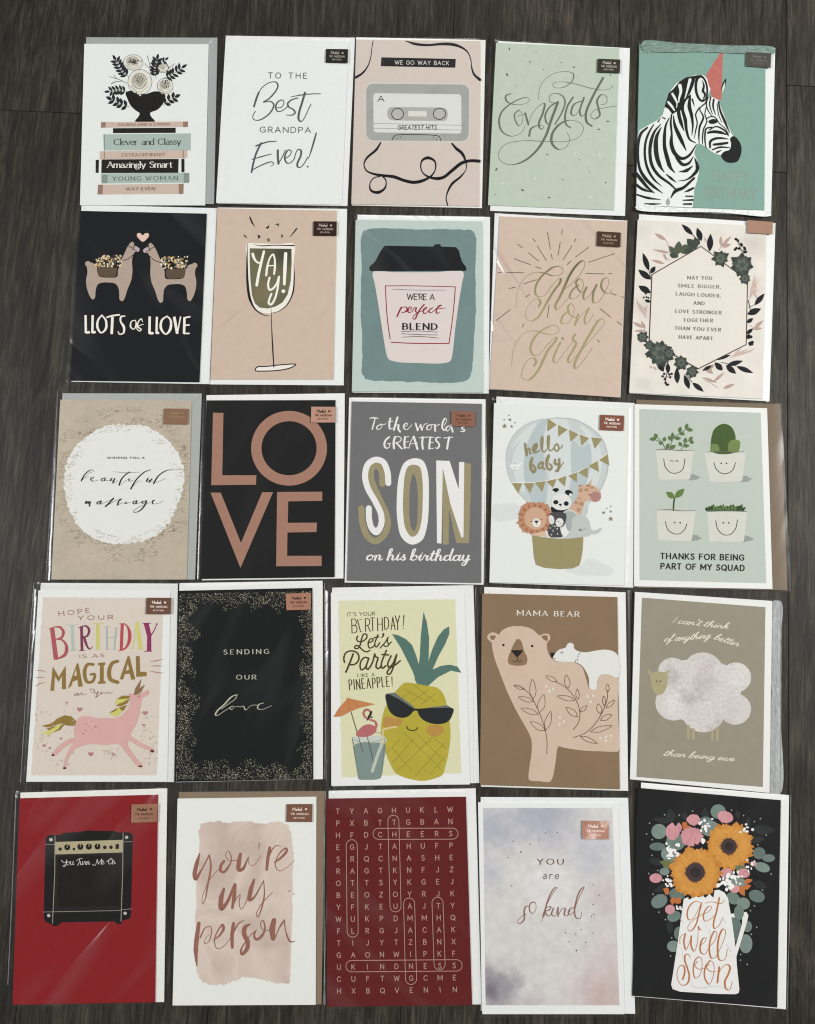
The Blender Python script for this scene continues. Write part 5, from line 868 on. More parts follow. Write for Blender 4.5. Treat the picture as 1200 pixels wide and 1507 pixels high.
def card_pineapple():
    c = Card((475, 850, 4.7083), "white bordered yellow card with a pineapple in sunglasses beside a flamingo cocktail", "57,105 982,92 1022,1435 60,1445", "65,70 1045,52 1088,1425 70,1448", 'e6e7e5', 'e3e5e3', ref='e5e6e4')
    c.art('printed_panel', 'd9d8b3', PJ("108,160 920,150 962,1355 132,1385", 5, 2))
    k = '4a3c1e'
    c.art('printed_lettering', k, T("IT'S YOUR", 170, 268, 362, 262, 24, 4, .9, gap=.25), T("LIKE A", 244, 690, 360, 684, 22, 4, .7, gap=.3)); F(500, 890, 11.59)
    for ch, x0, x1, yb, yt in (("B", 212, 298, 480, 245), ("I", 355, 370, 462, 250), ("R", 445, 520, 455, 240), ("T", 530, 602, 445, 225), ("H", 652, 732, 445, 228), ("D", 770, 842, 418, 215), ("A", 880, 948, 428, 215), ("Y", 955, 1030, 428, 190)):
        w = CAPS[ch][0]
        c.art('printed_letter', k, T(ch, x0, yb, x1 if ch != 'I' else x0 + 8, yb - 2, yb - yt, 17, .75))
    c.art('printed_lettering', k, L("1098,185 1092,290 1085,370", [20, 14, 10]), E(1085, 408, 9), L("338,256 384,250;345,466 390,461", 7), T("PINEAPPLE", 172, 1455, 850, 1395, 170, 17, .7, gap=.42, jit=.02), L("893,1235 895,1300 898,1370", [18, 14, 8]), E(900, 1392, 8))
    c.art('printed_script', k, L("310,535 290,580 320,628 400,620 465,560 460,508 412,502 380,570 350,690 305,750 260,740 268,702 320,702 390,772 460,805 515,780", 24), L("488,655 560,620 575,585 530,582 488,650 510,738 570,720 605,680", 22), L("655,510 600,680 625,722 688,650;592,562 670,548", 22), L("748,500 740,540 712,568", [34, 24, 10]), L("690,740 780,640 828,555;826,558 815,620 835,690 790,715 752,688;832,690 882,635", 20),
          L("232,840 180,980 108,1150", 30), L("85,985 72,910 110,820 200,788 300,822 332,900 300,985 230,1025 160,1018", 26), L("500,915 430,900 370,955 350,1050 372,1112 430,1080 495,930;492,930 455,1075 480,1105 530,1050", 26), L("530,1050 570,960 600,840;598,845 620,890 655,905 630,1000 625,1070 665,1090 712,1040", 26), L("798,780 712,1020 732,1085 790,1040;725,850 835,857", 26), L("880,872 822,1010 840,1068 900,1020 975,850;975,852 920,1060 855,1185 812,1172 850,1090 960,1020 1035,958", 26))
    F(*c.fr)
    c.art('printed_leaf', '56786f', P("482,392 520,398 575,425 620,468 648,540 672,620 690,745 660,745 625,650 590,580 545,490"), P("664,640 675,540 682,400 700,238 722,310 738,420 735,560 725,640 700,750"), P("878,338 878,390 850,460 800,550 770,620 735,700 700,740 722,620 760,500 800,410 840,360"), P("962,660 920,652 890,645 850,665 800,690 750,735 700,748 700,700 760,640 820,612 885,604 935,618"), S("640,680 700,650 780,640 740,745 700,752 655,735"))
    c.art('printed_pineapple', 'b6a92f', S("568,730 640,735 720,750 795,765 840,815 862,900 880,1000 886,1090 875,1200 850,1310 830,1368 770,1395 700,1409 600,1395 512,1358 465,1280 432,1190 408,1090 410,1000 435,900 480,825 520,775"), var=.08, scale=30)
    c.art('printed_crosshatch', '93882a', LL("560,770 720,860;640,750 790,870;600,800 520,850;720,790 600,870;790,800 680,880;560,1070 820,1330;480,1180 620,1340;640,1070 840,1270;540,1120 440,1220;640,1110 480,1290;760,1110 520,1340;840,1150 640,1380;850,1240 740,1370;740,1080 860,1190", 4))
    c.art('printed_cheeks', 'b98e42', E(780, 1058, 62, 40), P("415,1030 430,960 560,985 540,1020 470,1048")); c.art('printed_sunglasses', '6c7371', P("445,805 498,797 640,900 600,905"), P("700,905 905,910 862,885")); c.art('printed_sunglasses', '24272a', S("440,808 500,828 560,862 622,902 645,908 720,906 800,904 906,910 898,955 870,998 820,1015 750,1010 695,985 668,955 655,925 632,925 610,950 575,970 520,968 470,935 446,880"))
    c.art('printed_smile', '37321c', L("582,1030 592,1050 620,1060 648,1055 660,1040", 7)); c.art('printed_parasol', 'c5834f', P("168,845 175,835 365,878 262,902 190,930 130,962 75,967 112,905"), P("168,832 178,832 178,850 168,850")); c.art('printed_parasol_ribs', 'a5683a', LL("175,845 262,902;175,845 190,930", 2))
    c.art('printed_glass', 'c5ccc0', P("205,1110 240,1095 420,1095 445,1120 430,1160 220,1162")); c.art('printed_drink', '7f928d', S("222,1160 240,1150 330,1145 432,1156 425,1260 405,1380 390,1395 310,1402 255,1398 245,1370 230,1260")); c.art('printed_glass_rim', '6c7670', L("205,1120 260,1140 340,1140 435,1115;205,1105 215,1180 250,1395;430,1120 425,1200 402,1390;240,1098 380,1075 410,1080", 3))
    c.art('printed_sticks', '5b4a44', LL("197,930 262,1150;262,1150 282,1212;308,1100 335,1200 352,1275", 5)); c.art('printed_flamingo', 'b76a6b', S("232,1090 262,1045 300,1020 345,1022 375,1052 350,1085 310,1103 250,1102"), L("350,1045 372,1030 365,1000 330,985 298,970 284,940 300,915 325,922", [20, 16, 14, 13, 12, 13, 16, 14])); c.art('printed_beak', '231f20', LF("345,925 305,995", 16), E(334, 932, 9, 7), LF("348,968 330,968", 12))
    c.art('printed_straw', 'bcc4b4', L("412,1150 378,1240 345,1342", 22)); c.art('printed_straw', 'd9c58e', L("418,1055 460,1043 510,1035", 12), L("420,1060 414,1150", 10))
    c.sleeve((8, 4, 5, 5), 18, .45, .02, amp=.0003); c.seam("35,95 22,700 15,1395", 1.6, .25)

def sprig_line(c, stem, lvs, w, col):
    pr = K(stem, 4, 5)
    for a, b in lvs:
        fr = FR[:]; p = ps(a); (x0, y0), (x1, y1) = p; dx, dy = x1 - x0, y1 - y0; l = math.hypot(dx, dy); nx, ny = -dy / l, dx / l; F(0, 0, 1); h = b / fr[2] / 2
        pr += L("%f,%f %f,%f %f,%f %f,%f %f,%f" % (x0, y0, x0 + dx * .4 + nx * h, y0 + dy * .4 + ny * h, x1, y1, x0 + dx * .4 - nx * h, y0 + dy * .4 - ny * h, x0, y0), .85); F(*fr)
    c.art('printed_sprig', col, pr)
def card_bear():
    c = Card((695, 850, 4.7083), "brown card with a tan mother bear and white cub, lettered Mama Bear", "70,110 1008,135 1025,1468 55,1438", "85,65 1065,102 1083,1480 62,1450", '', 'e6e6e3', ref='e6e6e4', mat=ink('8b7459', var=.06, scale=25))
    c.art('printed_bear', 'cfb9a5', S("165,385 140,380 110,398 108,425 135,450 140,490 160,570 195,665 240,780 300,910 350,1000 395,1080 412,1130 412,1220 400,1300 392,1390 400,1405 470,1412 540,1415 560,1380 580,1270 600,1172 640,1180 760,1198 900,1205 1000,1208 1014,1204 1010,900 1006,690 950,672 900,670 880,690 868,740 845,770 815,770 790,700 760,620 700,586 640,584 575,580 540,545 522,500 520,455 542,425 535,395 500,390 470,400 420,360 370,342 310,336 250,345 205,370 185,395"), var=.04, scale=50)
    c.art('printed_ear_inside', '8c7156', S("125,405 165,405 150,432 135,430"), S("482,408 520,402 522,440 500,432")); c.art('printed_snout', '8f7558', S("320,425 340,440 362,510 384,560 375,600 345,610 280,608 252,595 250,560 268,510 295,450"))
    c.art('printed_nose', '22201f', P("270,503 355,504 345,520 316,553 310,553 282,522"), E(218, 468, 9), E(417, 475, 9), P("543,520 575,521 562,550 552,560 546,545")); c.art('printed_mouth', '4a3a2c', L("314,553 314,578;282,578 298,586 314,576 330,586 345,572", 5))
    c.art('printed_cub', 'dddeda', S("560,560 572,535 600,502 650,484 660,462 685,452 706,468 706,488 735,510 790,518 860,506 930,500 985,515 1012,545 1012,692 950,672 900,672 878,692 866,740 858,774 818,770 810,700 790,650 760,610 720,588 640,584 580,578")); c.art('printed_cub_lines', '4b3f36', L("612,518 625,526 628,512;558,553 570,562 578,560", 4), LL("718,585 718,572;722,570 735,562;728,552 740,545;735,540 742,528;742,528 752,520;738,575 728,580", 4))
    s = '6e5443'
    sprig_line(c, "290,748 350,768 400,810 440,880 480,970 508,1060 520,1140 518,1222", [("365,775 290,747", 26), ("425,845 418,705", 44), ("425,860 322,828", 32), ("465,940 498,812", 50), ("462,950 340,906", 36), ("510,1060 546,928", 42), ("508,1062 405,1000", 42)], 0, s)
    sprig_line(c, "575,720 640,755 700,815 735,880 748,950 735,1010 702,1055", [("590,722 512,682", 30), ("668,768 652,675", 38), ("735,845 728,772", 24), ("715,850 592,822", 32), ("732,965 652,900", 40), ("752,930 797,888", 26)], 0, s)
    sprig_line(c, "942,780 935,850 905,930 860,1005 790,1075 702,1110", [("940,795 940,738", 24), ("918,890 912,820", 22), ("892,945 872,875", 36), ("930,905 988,850", 26), ("890,990 970,950", 34), ("820,1070 970,1028", 36), ("750,1100 868,1150", 30)], 0, s)
    c.art('printed_dots', 'ded5c8', D("514,755 536,788 562,773 800,825 840,820 822,862 608,970 638,1000 606,1018 890,1112 928,1105 962,1097 926,1132", 10)); c.art('printed_lettering', 'e4e1d8', T("MAMA BEAR", 314, 261, 740, 271, 34, 7.5, .35, .14, gap=.42, sp=.6))
    c.sleeve((4, 3, 6, 4), 19, .25, .012); c.seam("25,70 12,700 8,1430", 1.2, .16)

def card_sheep():
    c = Card((920, 860, 4.7083), "white bordered taupe card with a silver woolly sheep, crinkled plastic strip on its right", "70,52 1022,115 1003,1447 36,1352", None, 'e5e6e4', ref='e5e6e4')
    c.art('printed_panel', '989180', P("118,92 975,158 957,1405 80,1335"), var=.04)
    m = washes('d0ccc8', [(330, 620, 120, 'b3aca8', .7), (560, 700, 120, 'aca4a1', .6), (520, 770, 70, '9f9793', .5), (330, 840, 120, 'dcd8d5', .8), (780, 640, 110, 'dad6d3', .8), (640, 980, 110, 'b3aca8', .7), (440, 800, 90, 'aca4a1', .7), (760, 880, 110, 'c6bdbc', .6), (560, 560, 120, 'c2b8b7', .7)], .02, 60, .12, 420)
    m.node_tree.nodes['Principled BSDF'].inputs['Roughness'].default_value = .4
    c.art('foil_wool', '', E(330, 600, 98, 92), E(340, 820, 128, 124), E(765, 865, 110, 108), E(770, 645, 106, 104), E(545, 880, 150, 146), E(540, 610, 142, 138), S("300,560 700,560 800,700 780,850 600,960 380,930 280,800"), mat=m); c.art('foil_legs', 'aaa283', P("430,975 450,975 450,1075 430,1075"), P("465,995 485,1000 485,1075 463,1075"), P("598,1015 616,1010 614,1085 597,1085"), P("632,990 652,985 648,1085 630,1085"))
    c.art('foil_face', 'aba47d', S("178,640 200,612 250,606 290,618 296,670 282,730 250,765 215,762 190,720"), LF("190,640 158,588", 22), LF("270,620 320,598", 16)); c.art('printed_face', '5e583e', D("222,672 246,672", 6), L("230,690 236,700", 3))
    k = 'e6e0cb'
    c.art('foil_script', k, TS("I can't think", 330, 266, 712, 308, 44, 3.5, 6.5, .7), mat=ink(k)); c.art('foil_script', k, TS("of anything", 268, 398, 590, 372, 48, 3.5, 6.5, .75), TS("better", 612, 378, 782, 430, 48, 3.5, 6.5, .7), mat=ink(k)); c.art('foil_script', k, TS("than being ewe", 262, 1186, 755, 1226, 44, 3.5, 6.5, .75), mat=ink(k))
    F(*c.fr)
    z = c.z; c.z = .0010
    o = c.art('sleeve_fold', '', BL("1026,118 1083,124 1080,400 1080,900 1078,1450 1008,1450 1015,800", 260, 3, 4), mat=mottled(['979a9a', 'a4a7a7', 'b0b3b3', 'c9cccc'], 500, .6, 6, (1.2, .3, 1), 0, .3, .8), parent=c.root); o.matrix_parent_inverse = Matrix.Translation(-c.piv)
    c.z = z; c.sleeve((3, 1, 14, 4), 20, .9, .02, amp=.0004, q="62,45 1086,112 1084,1455 28,1360"); c.seam("1084,118 1083,700 1080,1450", 1.1, .5)

# ================================================================ bottom row
def card_amp():
    c = Card((5, 1150, 4.3057), "red card with a black guitar amplifier lettered You Turn Me On", "102,108 980,85 962,1402 57,1418", "108,72 1038,45 1018,1400 66,1415", '80141b', 'd4d5d0', ref='d3d4cf')
    F(60, 1210, 8)
    c.art('printed_amplifier', '181717', P("58,200 75,165 110,152 240,150 268,128 420,118 560,100 700,104 880,106 915,125 1030,120 1070,132 1085,165 1080,400 1062,1100 1045,1140 965,1162 945,1200 900,1206 872,1172 240,1182 215,1215 160,1230 112,1200 55,1172 35,1130 45,600"))
    c.art('printed_panel', 'a49b7c', P("165,235 970,210 968,358 165,382")); c.art('printed_knobs', '1c1716', E(228, 318, 21), E(312, 297, 36), E(391, 318, 16), E(466, 292, 36), E(567, 290, 36), E(668, 288, 36), E(755, 298, 22), E(827, 297, 22), RR("880,262 922,258 920,316 880,320", 8)); c.art('printed_knob_marks', 'a49b7c', L("320,265 310,300", 8), L("466,258 466,292;568,256 568,290;668,254 668,288", 8))
    c.art('printed_grille', '23201d', P("172,385 955,360 945,1052 158,1068")); c.art('printed_grille_cloth', '1a1816', P("205,410 930,385 925,985 200,1005"), var=.2, scale=300)
    c.art('printed_piping', '8f8c80', LL("168,160 165,600 138,1195", 9), LL("970,128 965,600 945,1170", 9), LL("55,265 165,262;970,235 1080,230;25,1060 945,1042;945,1030 1072,1024", 6)); c.art('printed_screws', 'b0aba4', E(120, 207, 22), E(1012, 180, 20), E(94, 1102, 20), E(994, 1075, 20))
    c.art('printed_script', 'c4c1be', K("245,448 258,470 290,475 305,445;305,445 295,500 275,528 262,520 300,495", 5, 8), TS("ou", 300, 508, 395, 504, 95, 4.5, 7.5, .1), K("420,455 440,438 490,428;458,438 450,480 435,510", 5, 8), TS("urn", 462, 505, 580, 500, 90, 4.5, 7.5, .1), K("608,500 640,510 665,440;665,440 680,495;680,495 718,435;718,435 712,500", 5, 8), TS("e", 715, 498, 752, 495, 90, 4.5, 7.5, .1), K("830,425 800,460 808,495 840,480 848,440 820,440 775,465", 5, 8), TS("n", 840, 498, 882, 492, 90, 4.5, 7.5, .1))
    F(*c.fr); c.sleeve((10, 3, 4, 4), 22, 1.3, .012, rot=.75, amp=.0004, q="78,62 1048,38 1030,1412 22,1428"); c.seam("80,70 55,700 28,1290", 1.7, .3); c.sticker("812,147 978,142 972,258 808,263", '8a6450', '33201a')

def card_person():
    c = Card((240, 1150, 4.3057), "white card with a blush paint swatch reading You're My Person, kraft envelope behind", "92,110 972,98 968,1418 60,1422", "100,68 1025,62 1005,1415 70,1420", 'd8dad5', '83725f', ref='d6d8d3')
    c.art('printed_paint', '', BL("240,280 300,258 450,262 540,255 620,268 760,262 800,300 822,420 818,800 808,1200 800,1270 740,1280 620,1255 500,1245 420,1280 330,1290 250,1270 215,1210 212,800 228,450", 420, 12, 5, 4), mat=mottled(['c4b3a6', 'cbbdb1', 'bba99e'], 16, 1.2))
    k = '8f6152'; F(270, 1230, 6.6667)
    c.art('foil_script', k, L("160,175 128,290 110,390 120,425 170,350 255,190", [12, 42, 46, 34, 14, 14]), L("255,190 270,300 240,480 215,620 190,668 183,620 215,520 260,430 350,325", [14, 18, 20, 14, 7, 6, 6, 7, 6]), L("400,250 370,290 365,345 395,358 440,310 472,230 440,148 415,190 450,245 520,242", [26, 30, 26, 22, 14, 12, 6, 7, 8, 8]), L("560,180 545,260 545,335 580,330 640,208", [30, 44, 42, 26, 8]), L("640,208 640,265 680,297 720,260 760,195", [7, 6, 6, 6, 4]), L("745,75 738,135", [9, 4]), L("848,120 830,220 818,335", [30, 34, 26]), L("838,210 880,125 920,97 955,108", [14, 12, 10, 5]), L("895,265 960,215 1015,150 1010,125 960,155 910,240 905,305 945,345 1020,310 1092,240", [12, 22, 26, 16, 10, 10, 9, 6, 5, 4]),
          L("398,520 370,620 375,715 420,670 505,478", [24, 46, 50, 30, 26]), L("510,480 498,600 480,712", [26, 40, 24]), L("480,712 520,620 555,582 548,660 565,722 590,700 650,560 695,430", [14, 8, 8, 8, 7, 7, 18, 20]), L("690,445 660,540 650,630 690,610 788,442", [26, 42, 40, 16, 9]), L("788,442 795,580 765,720 730,800 718,770 760,680 875,555", [9, 12, 15, 10, 7, 8, 7]),
          L("152,860 132,1000 122,1130 132,1275", [34, 44, 44, 12]), L("165,1000 215,905 265,892 275,950 248,1040 205,1060 222,1000 248,975", [16, 12, 9, 9, 9, 8, 5, 4]), L("295,1025 355,980 395,910 385,875 335,940 305,1030 330,1108 390,1090 460,1010", [8, 18, 28, 14, 10, 9, 7, 6, 5]), L("492,862 478,970 480,1098", [30, 36, 28]), L("482,970 540,865 590,832", [16, 14, 8]), L("655,868 605,900 598,970 630,1040 625,1110 575,1165 565,1130 610,1040 660,975", [14, 44, 44, 44, 40, 24, 14, 8, 8]), L("660,975 720,925;712,930 695,980 712,1018 755,1000 800,920 780,830 760,850 765,900 800,935 850,925", [10, 18, 26, 26, 18, 14, 8, 7, 7, 7]), L("890,830 872,920 880,1010", [44, 60, 44]), L("900,1000 945,900 990,828;990,828 1008,950 1050,1040 1092,1038", [14, 9, 9, 15, 18, 7]), specks([(1040, 545), (1085, 572)], 9), foil=0)
    F(*c.fr); c.sleeve((12, 3, 5, 3), 23, .35, .015, q="82,60 1046,55 1028,1424 20,1428"); c.seam("1050,64 1040,700 1016,1418", 1.5, .25); c.sticker("784,145 947,144 946,258 781,257", '71503f', 'd5c4b8')

WORDS = ["TYAGHUKLW", "PXBTTGBAN", "HFDCHEERS", "EGJTAHUFP", "SRQCNASHE", "RAGTKNFJZ", "OTTSYKGEJ", "BEOZOYRJK", "YFKEUAJTY", "WUKPDMMHQ", "FLRGJACAK", "TIJYTZBNX", "GAONWIPKF", "UKINDNESS", "CUFTWGCME", "HXBQVENIN"]
def card_words():
    c = Card((470, 1150, 4.3057), "dark red word search card with circled thank you words", "45,110 930,98 970,1420 50,1430", "60,60 992,45 1028,1415 60,1428", '641a1b', 'e2e4e2', ref='dfe1de', mat=None)
    k = 'b58e80'
    for r_ in range(16):
        pr = []
        for q in range(9):
            u, v = q / 8, r_ / 15; x = (118 * (1 - u) + 830 * u) * (1 - v) + (126 * (1 - u) + 860 * u) * v; y = (206 * (1 - u) + 194 * u) * (1 - v) + (1346 * (1 - u) + 1336 * u) * v
            ch = WORDS[r_][q]; w = CAPS[ch][0] * 33
            if ch == 'I': w = 3
            pr += T(ch, x - w / 2, y + (0 if v == 0 else 0), x + w / 2, y - .3, 31, 5, .9)
        c.art('foil_letter_row', k, pr)
    def pill(x0, y0, x1, y1, r_):
        # a long rounded outline from (x0,y0) to (x1,y1)
        dx, dy = x1 - x0, y1 - y0; l = math.hypot(dx, dy); ux, uy = dx / l, dy / l; a0 = math.atan2(uy, ux); p = []
        for i in range(13): a = a0 + math.pi / 2 + math.pi * i / 12; p.append((x0 + r_ * math.cos(a), y0 + r_ * math.sin(a)))
        for i in range(13): a = a0 - math.pi / 2 + math.pi * i / 12; p.append((x1 + r_ * math.cos(a), y1 + r_ * math.sin(a)))
        pp = [pt(*q) for q in p]; return ribbon(pp, [4.5 / FR[2]] * len(pp), True)
    for a in ((470, 250, 484, 793, 35), (376, 333, 845, 332, 35), (206, 405, 212, 953, 35), (570, 775, 582, 1253, 35), (750, 770, 763, 1160, 35), (205, 1172, 870, 1167, 36)): c.art('foil_outline', k, pill(*a))
    c.sleeve((4, 3, 4, 4), 24, 1.1, .015, rot=-.8, amp=.00035, q="42,52 1000,38 1036,1424 38,1438"); c.seam("40,62 30,700 36,1420", 2.2, .3)

def card_kind():
    c = Card((695, 1157, 4.3057), "white bordered lilac and grey watercolour card reading You Are So Kind", "38,103 925,108 968,1447 65,1447", "55,70 990,75 1035,1445 56,1425", 'e0e2e0', 'dfe2e2', ref='dddfdd')
    m = washes('cdcac8', [(480, 170, 330, 'a5a9b8', .9), (130, 260, 260, 'a9adba', .9), (330, 180, 160, '9b9fb0', .5), (760, 420, 230, 'b9bcc6', .8), (100, 560, 170, 'b3b6c1', .7), (850, 720, 200, 'c3b8b7', .8), (480, 640, 280, 'd8d7d6', .9), (110, 1290, 250, '7d7683', 1), (230, 1240, 130, '8d8794', .6), (380, 1380, 150, 'b5aeb2', .6), (820, 1330, 330, 'c2aeab', .95), (600, 1200, 170, 'd3cdca', .5), (860, 1050, 180, 'c9bcb9', .6)], .02, 45, .07, 140)
    c.art('printed_watercolour', '', P("70,138 890,140 935,1390 86,1390"), mat=m)
    c.art('printed_lettering', '6b4a42', T("YOU", 415, 497, 578, 496, 34, 8, .4, .14, gap=.45)); c.art('printed_lettering', '6e6a6c', T("are", 450, 588, 548, 588, 44, 5.5, 1, font=LOW, gap=.4, sl=.12))
    k = '8a6456'
    c.art('foil_script', k, K("362,760 340,765 330,800 332,840 312,868 292,870 292,850 320,825 345,810", 4, 10), K("400,735 370,745 365,790 385,808 405,780 400,740 375,735", 4, 8), K("442,858 455,800 480,740 520,670 538,645 525,645 495,690 470,760 452,830 448,825 475,770 500,765 490,785 465,795 485,825 510,800", 4, 9), K("515,775 505,815 525,825 545,770;545,770 545,825;545,825 570,780 590,775 585,820 605,820 620,790", 4, 9), K("650,770 620,780 612,815 640,805 665,740 700,665 712,642 690,655 660,730 650,800 660,835 685,840 695,800", 4, 9))
    c.art('printed_dots', '55555c', D("262,350 311,417 367,371 467,297 541,294 423,342 229,453 250,634 768,627 767,752 773,813 757,826 691,909 658,938 594,931 768,933 615,988 721,992 807,691", 4), D("311,417 662,1043", 5.5))
    c.sleeve((3, 2, 6, 4), 25, 1.0, .03, rot=.6, amp=.0004); st_ = c.sticker("698,219 867,222 866,338 698,336", 'b68a7c', 'eadbd2', True, r=8)
    st_.data.materials[0] = washes('ad7f6f', [(840, 240, 50, 'e3c9bd', 1), (760, 325, 50, 'e0c4b8', .9), (720, 240, 50, '9a6b5a', .8), (850, 320, 40, '96675a', .8)], .012, 90)  # pale and dark pools paint the foil's sheen into the sticker colour

def sunflower(c, x, y, r, core, seed):
    random.seed(seed)
    for k, (n, rr, col) in enumerate(((19, 1.0, 'c07f30'), (19, .96, 'c98b36'), (17, .82, 'd0953f'))):
        pr = []
        for i in range(n):
            a = 2 * math.pi * (i + .5 * k) / n + random.uniform(-.06, .06); l = r * rr * random.uniform(.9, 1.08)
            pr += LF("%f,%f %f,%f" % (x + .2 * r * math.cos(a), y + .2 * r * math.sin(a), x + l * math.cos(a), y + l * math.sin(a)), r * .44)
        c.art('printed_petals', col, pr, var=.08, scale=120)
    c.art('printed_petal_lines', 'b9782c', *[LL("%f,%f %f,%f" % (x + core * 1.05 * math.cos(a), y + core * 1.05 * math.sin(a), x + r * u * math.cos(a), y + r * u * math.sin(a)), 2) for a, u in ((i * .2, random.uniform(.5, .75)) for i in range(31))])
    c.art('printed_flower_core', '8a5a2c', BL("%f,%f %f,%f %f,%f %f,%f" % (x - core * 1.12, y, x, y - core * 1.12, x + core * 1.12, y, x, y + core * 1.12), 90, 14, seed)); c.art('printed_flower_core', '47393a', E(x, y, core)); c.art('printed_flower_core', '352b2c', E(x, y, core * .55))
def card_flowers():
    c = Card((925, 1150, 4.3057), "black card with sunflowers in a white jug lettered Get Well Soon", "62,42 968,120 945,1435 25,1360", "82,8 1020,88 1000,1445 46,1365", '1d1e1f', 'e2e3e1', ref='dfe0de')
    c.art('printed_dark_leaves', '2f3332', LF("275,260 262,170", 60), LF("275,255 150,238", 36), LF("490,250 488,165", 44), LF("360,250 355,190", 30), LF("780,305 935,312", 64), LF("770,380 870,362", 44), LF("230,520 120,497", 44), LF("790,640 880,672", 50), LF("260,660 160,700", 46), LF("755,290 765,225", 30), LF("262,880 265,970", 46), LF("700,240 690,180", 36), var=.15)
    eu = ((570, 192, 48, 46, 0), (195, 318, 48, 48, 0), (185, 414, 50, 26, 0), (197, 760, 54, 42, -30), (286, 1046, 40, 36, 0), (322, 965, 32, 44, 0), (290, 856, 44, 34, -20), (230, 572, 32, 24, 0), (490, 258, 42, 34, 0), (300, 385, 62, 55, 0), (260, 460, 52, 46, 0), (815, 728, 52, 38, 20), (665, 742, 46, 36, 30), (730, 775, 42, 38, 20), (680, 935, 40, 80, -5), (755, 920, 30, 36, 0), (745, 1030, 42, 60, 0), (830, 456, 40, 38, 0), (890, 487, 40, 25, 0), (850, 545, 50, 30, 18), (310, 715, 50, 40, 0), (255, 520, 40, 34, 0), (520, 300, 60, 50, 0), (690, 520, 50, 40, 0), (660, 640, 60, 40, 0), (700, 650, 50, 40, 0))
    for i, (x, y, a, b, r_) in enumerate(eu): c.art('printed_eucalyptus', ('6f817a', '7b8d86', '647570')[i % 3], E(x, y, a, b, r_), var=.15, scale=60)
    c.art('printed_green_leaves', '6d7245', LF("280,520 195,512", 34), LF("280,545 215,525", 28), LF("680,570 760,540", 30), LF("700,620 770,560", 24)); c.art('printed_orange_flowers', 'bd7036', LF("260,700 222,680", 36), LF("300,760 265,755", 50), LF("330,740 300,775", 44), LF("730,640 790,625", 30), LF("720,680 780,660", 34), LF("700,660 738,728", 40), LF("370,290 345,258", 36), LF("400,290 340,300", 30), LF("250,720 240,690", 30))
    pk = 'cb9298'
    c.art('printed_pink_flowers', pk, BL("370,245 385,218 415,210 448,225 450,260 420,280 385,268", 60, 6, 1), S("238,335 245,290 265,272 280,262 300,285 320,262 340,290 325,330 300,368 260,368"), BL("335,350 345,312 400,292 450,305 475,350 450,390 400,412 350,395", 80, 14, 3), BL("565,215 580,195 625,190 665,225 650,258 600,262 572,240", 60, 6, 4), E(175, 614, 40, 30), E(265, 812, 32, 30), E(732, 583, 40, 30), E(793, 523, 22, 16), E(620, 580, 40, 30, -20), BL("640,680 660,660 700,665 700,700 660,705", 50, 5, 5), var=.1, scale=60)
    c.art('printed_pink_shade', 'b5777f', K("255,360 262,300;300,366 302,300;320,340 325,290", 3, 4), K("370,400 400,350 405,310;420,400 430,350", 3, 4), K("720,600 735,575 750,570;165,630 180,605", 3, 4))
    sunflower(c, 638, 413, 158, 50, 5); sunflower(c, 425, 577, 172, 60, 6)
    c.art('printed_gap', '1d1e1f', LF("445,430 420,395", 24), LF("500,440 495,405", 18), LF("538,740 545,685", 16))
    c.art('printed_jug', 'e0e0de', P("352,745 380,735 385,752 400,742 415,738 430,730 450,735 475,728 490,738 515,715 540,738 548,690 575,688 610,705 632,740 650,840 750,828 762,852 748,910 706,1045 686,1112 688,1160 705,1320 700,1342 680,1350 560,1348 330,1334 282,1318 272,1290 285,1210 318,990", "655,862 722,868 722,900 680,1050"), var=.03)
    c.art('printed_eucalyptus', '6f817a', E(702, 832, 32, 48, 0)); 
    c.art('printed_jug_marks', 'c2c6c8', L("398,1250 400,1290 450,1310 540,1300 610,1310", [3, 5, 6, 5, 2]), L("512,930 515,985;620,1030 650,1080;340,1060 345,1120;600,870 620,900;330,870 350,900", 4))
    F(990, 1310, 9.418); k = 'b5713f'
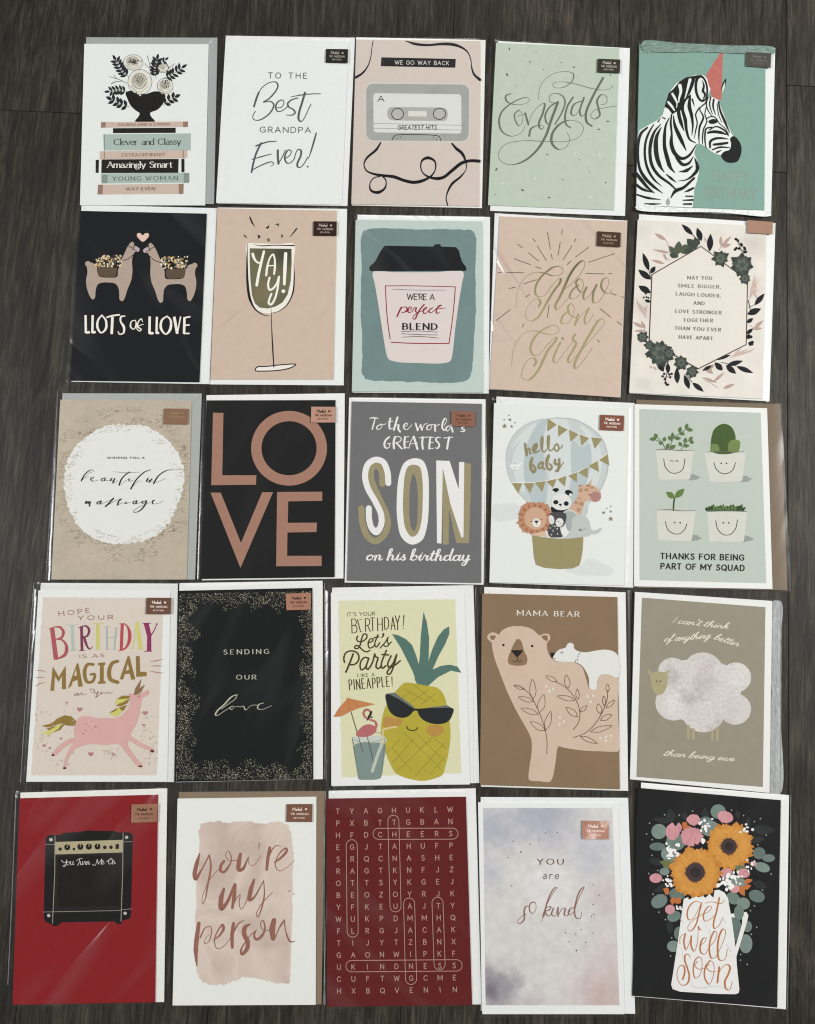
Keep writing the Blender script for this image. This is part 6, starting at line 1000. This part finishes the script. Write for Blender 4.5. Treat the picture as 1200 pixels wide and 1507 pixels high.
    c.art('printed_script', k, K("400,175 320,160 240,220 205,330 228,415 290,390 350,290 402,182", 8, 20), K("405,185 370,320 330,470 280,550 228,568 215,510 270,435 360,370 450,315", 8, 20), K("450,332 520,285 545,235 510,225 452,290 430,380 452,432 520,410 590,350", 8, 18), K("652,108 612,300 570,470 582,535 640,500 705,375", 8, 22), L("445,185 540,165 680,185 730,135", [5, 9, 12, 6]),
          K("105,745 108,660 150,618 182,605;180,608 160,720 188,828 225,760 262,640;262,640 262,780 302,850 345,740 360,510;360,510 378,548 408,550", 8, 22), K("400,762 460,705 470,665 430,670 388,760 398,870 450,890 510,800", 8, 22), K("510,800 600,680 615,590 590,570 540,650 512,830 545,950 600,930", 8, 22), K("600,935 660,820 730,640 735,560 705,540 650,640 628,850 655,970 725,965 765,820", 8, 24),
          K("250,940 222,892 182,900 172,970 210,1090 235,1200 205,1300 135,1322 78,1250 68,1130 115,1045 160,1060 170,1150 142,1240", 8, 22), K("365,925 312,980 290,1120 318,1225 370,1195 412,1060 400,950 365,925", 8, 16), K("345,990 312,1050 370,1098 462,1080", 8, 12), K("520,980 462,1060 448,1210 508,1308 560,1220 580,1080 560,1000 520,980", 8, 20), K("512,1030 472,1072 530,1130 605,1130", 8, 12), K("650,1070 625,1285;625,1210 680,1090 760,1032 800,1070 770,1180 728,1270 745,1370 790,1388 832,1270", 8, 24))
    F(925, 1150, 4.3057)
    random.seed(3)
    w = 'e6e6e4'
    for cx, cy, n, sp_, sz in ((492, 290, 14, 30, 9), (270, 450, 26, 34, 11), (748, 305, 11, 24, 8), (625, 630, 26, 40, 12), (250, 640, 13, 24, 9), (478, 370, 5, 14, 12), (775, 540, 8, 26, 8), (320, 800, 5, 14, 10), (690, 610, 8, 30, 10)):
        c.art('printed_tiny_blossoms', w, *[[disc_(pt(cx + random.gauss(0, sp_ * .7), cy + random.gauss(0, sp_ * .7)), sz * random.uniform(.5, 1.3) / 4.3, sz * random.uniform(.5, 1.2) / 4.3)] for _ in range(n)])
    c.art('printed_specks', '9a9d9c', D("230,212 324,215 135,266 116,334 152,370 150,470 195,830 236,877 275,992 268,1107 160,590 130,585 157,716 408,188 655,183 731,217 800,255 838,237 875,342 822,403 906,588 851,690 800,790 814,925 775,820 780,970 713,1098 711,1134 755,1160 187,565", 5))
    c.sleeve((4, 2, 8, 4), 26, .3, .012, q="50,34 1040,82 1022,1452 15,1372"); c.seam("1030,95 1026,700 1008,1440", 1.5, .25); c.seam("26,1362 400,1392 1000,1446", .9, .4)

for f_ in (card_books, card_grandpa, card_cassette, card_congrats, card_zebra, card_llamas, card_yay, card_coffee, card_glow, card_hexagon, card_marriage, card_love, card_son, card_balloon, card_plants,
           card_unicorn, card_sending, card_pineapple, card_bear, card_sheep, card_amp, card_person, card_words, card_kind, card_flowers):
    f_()
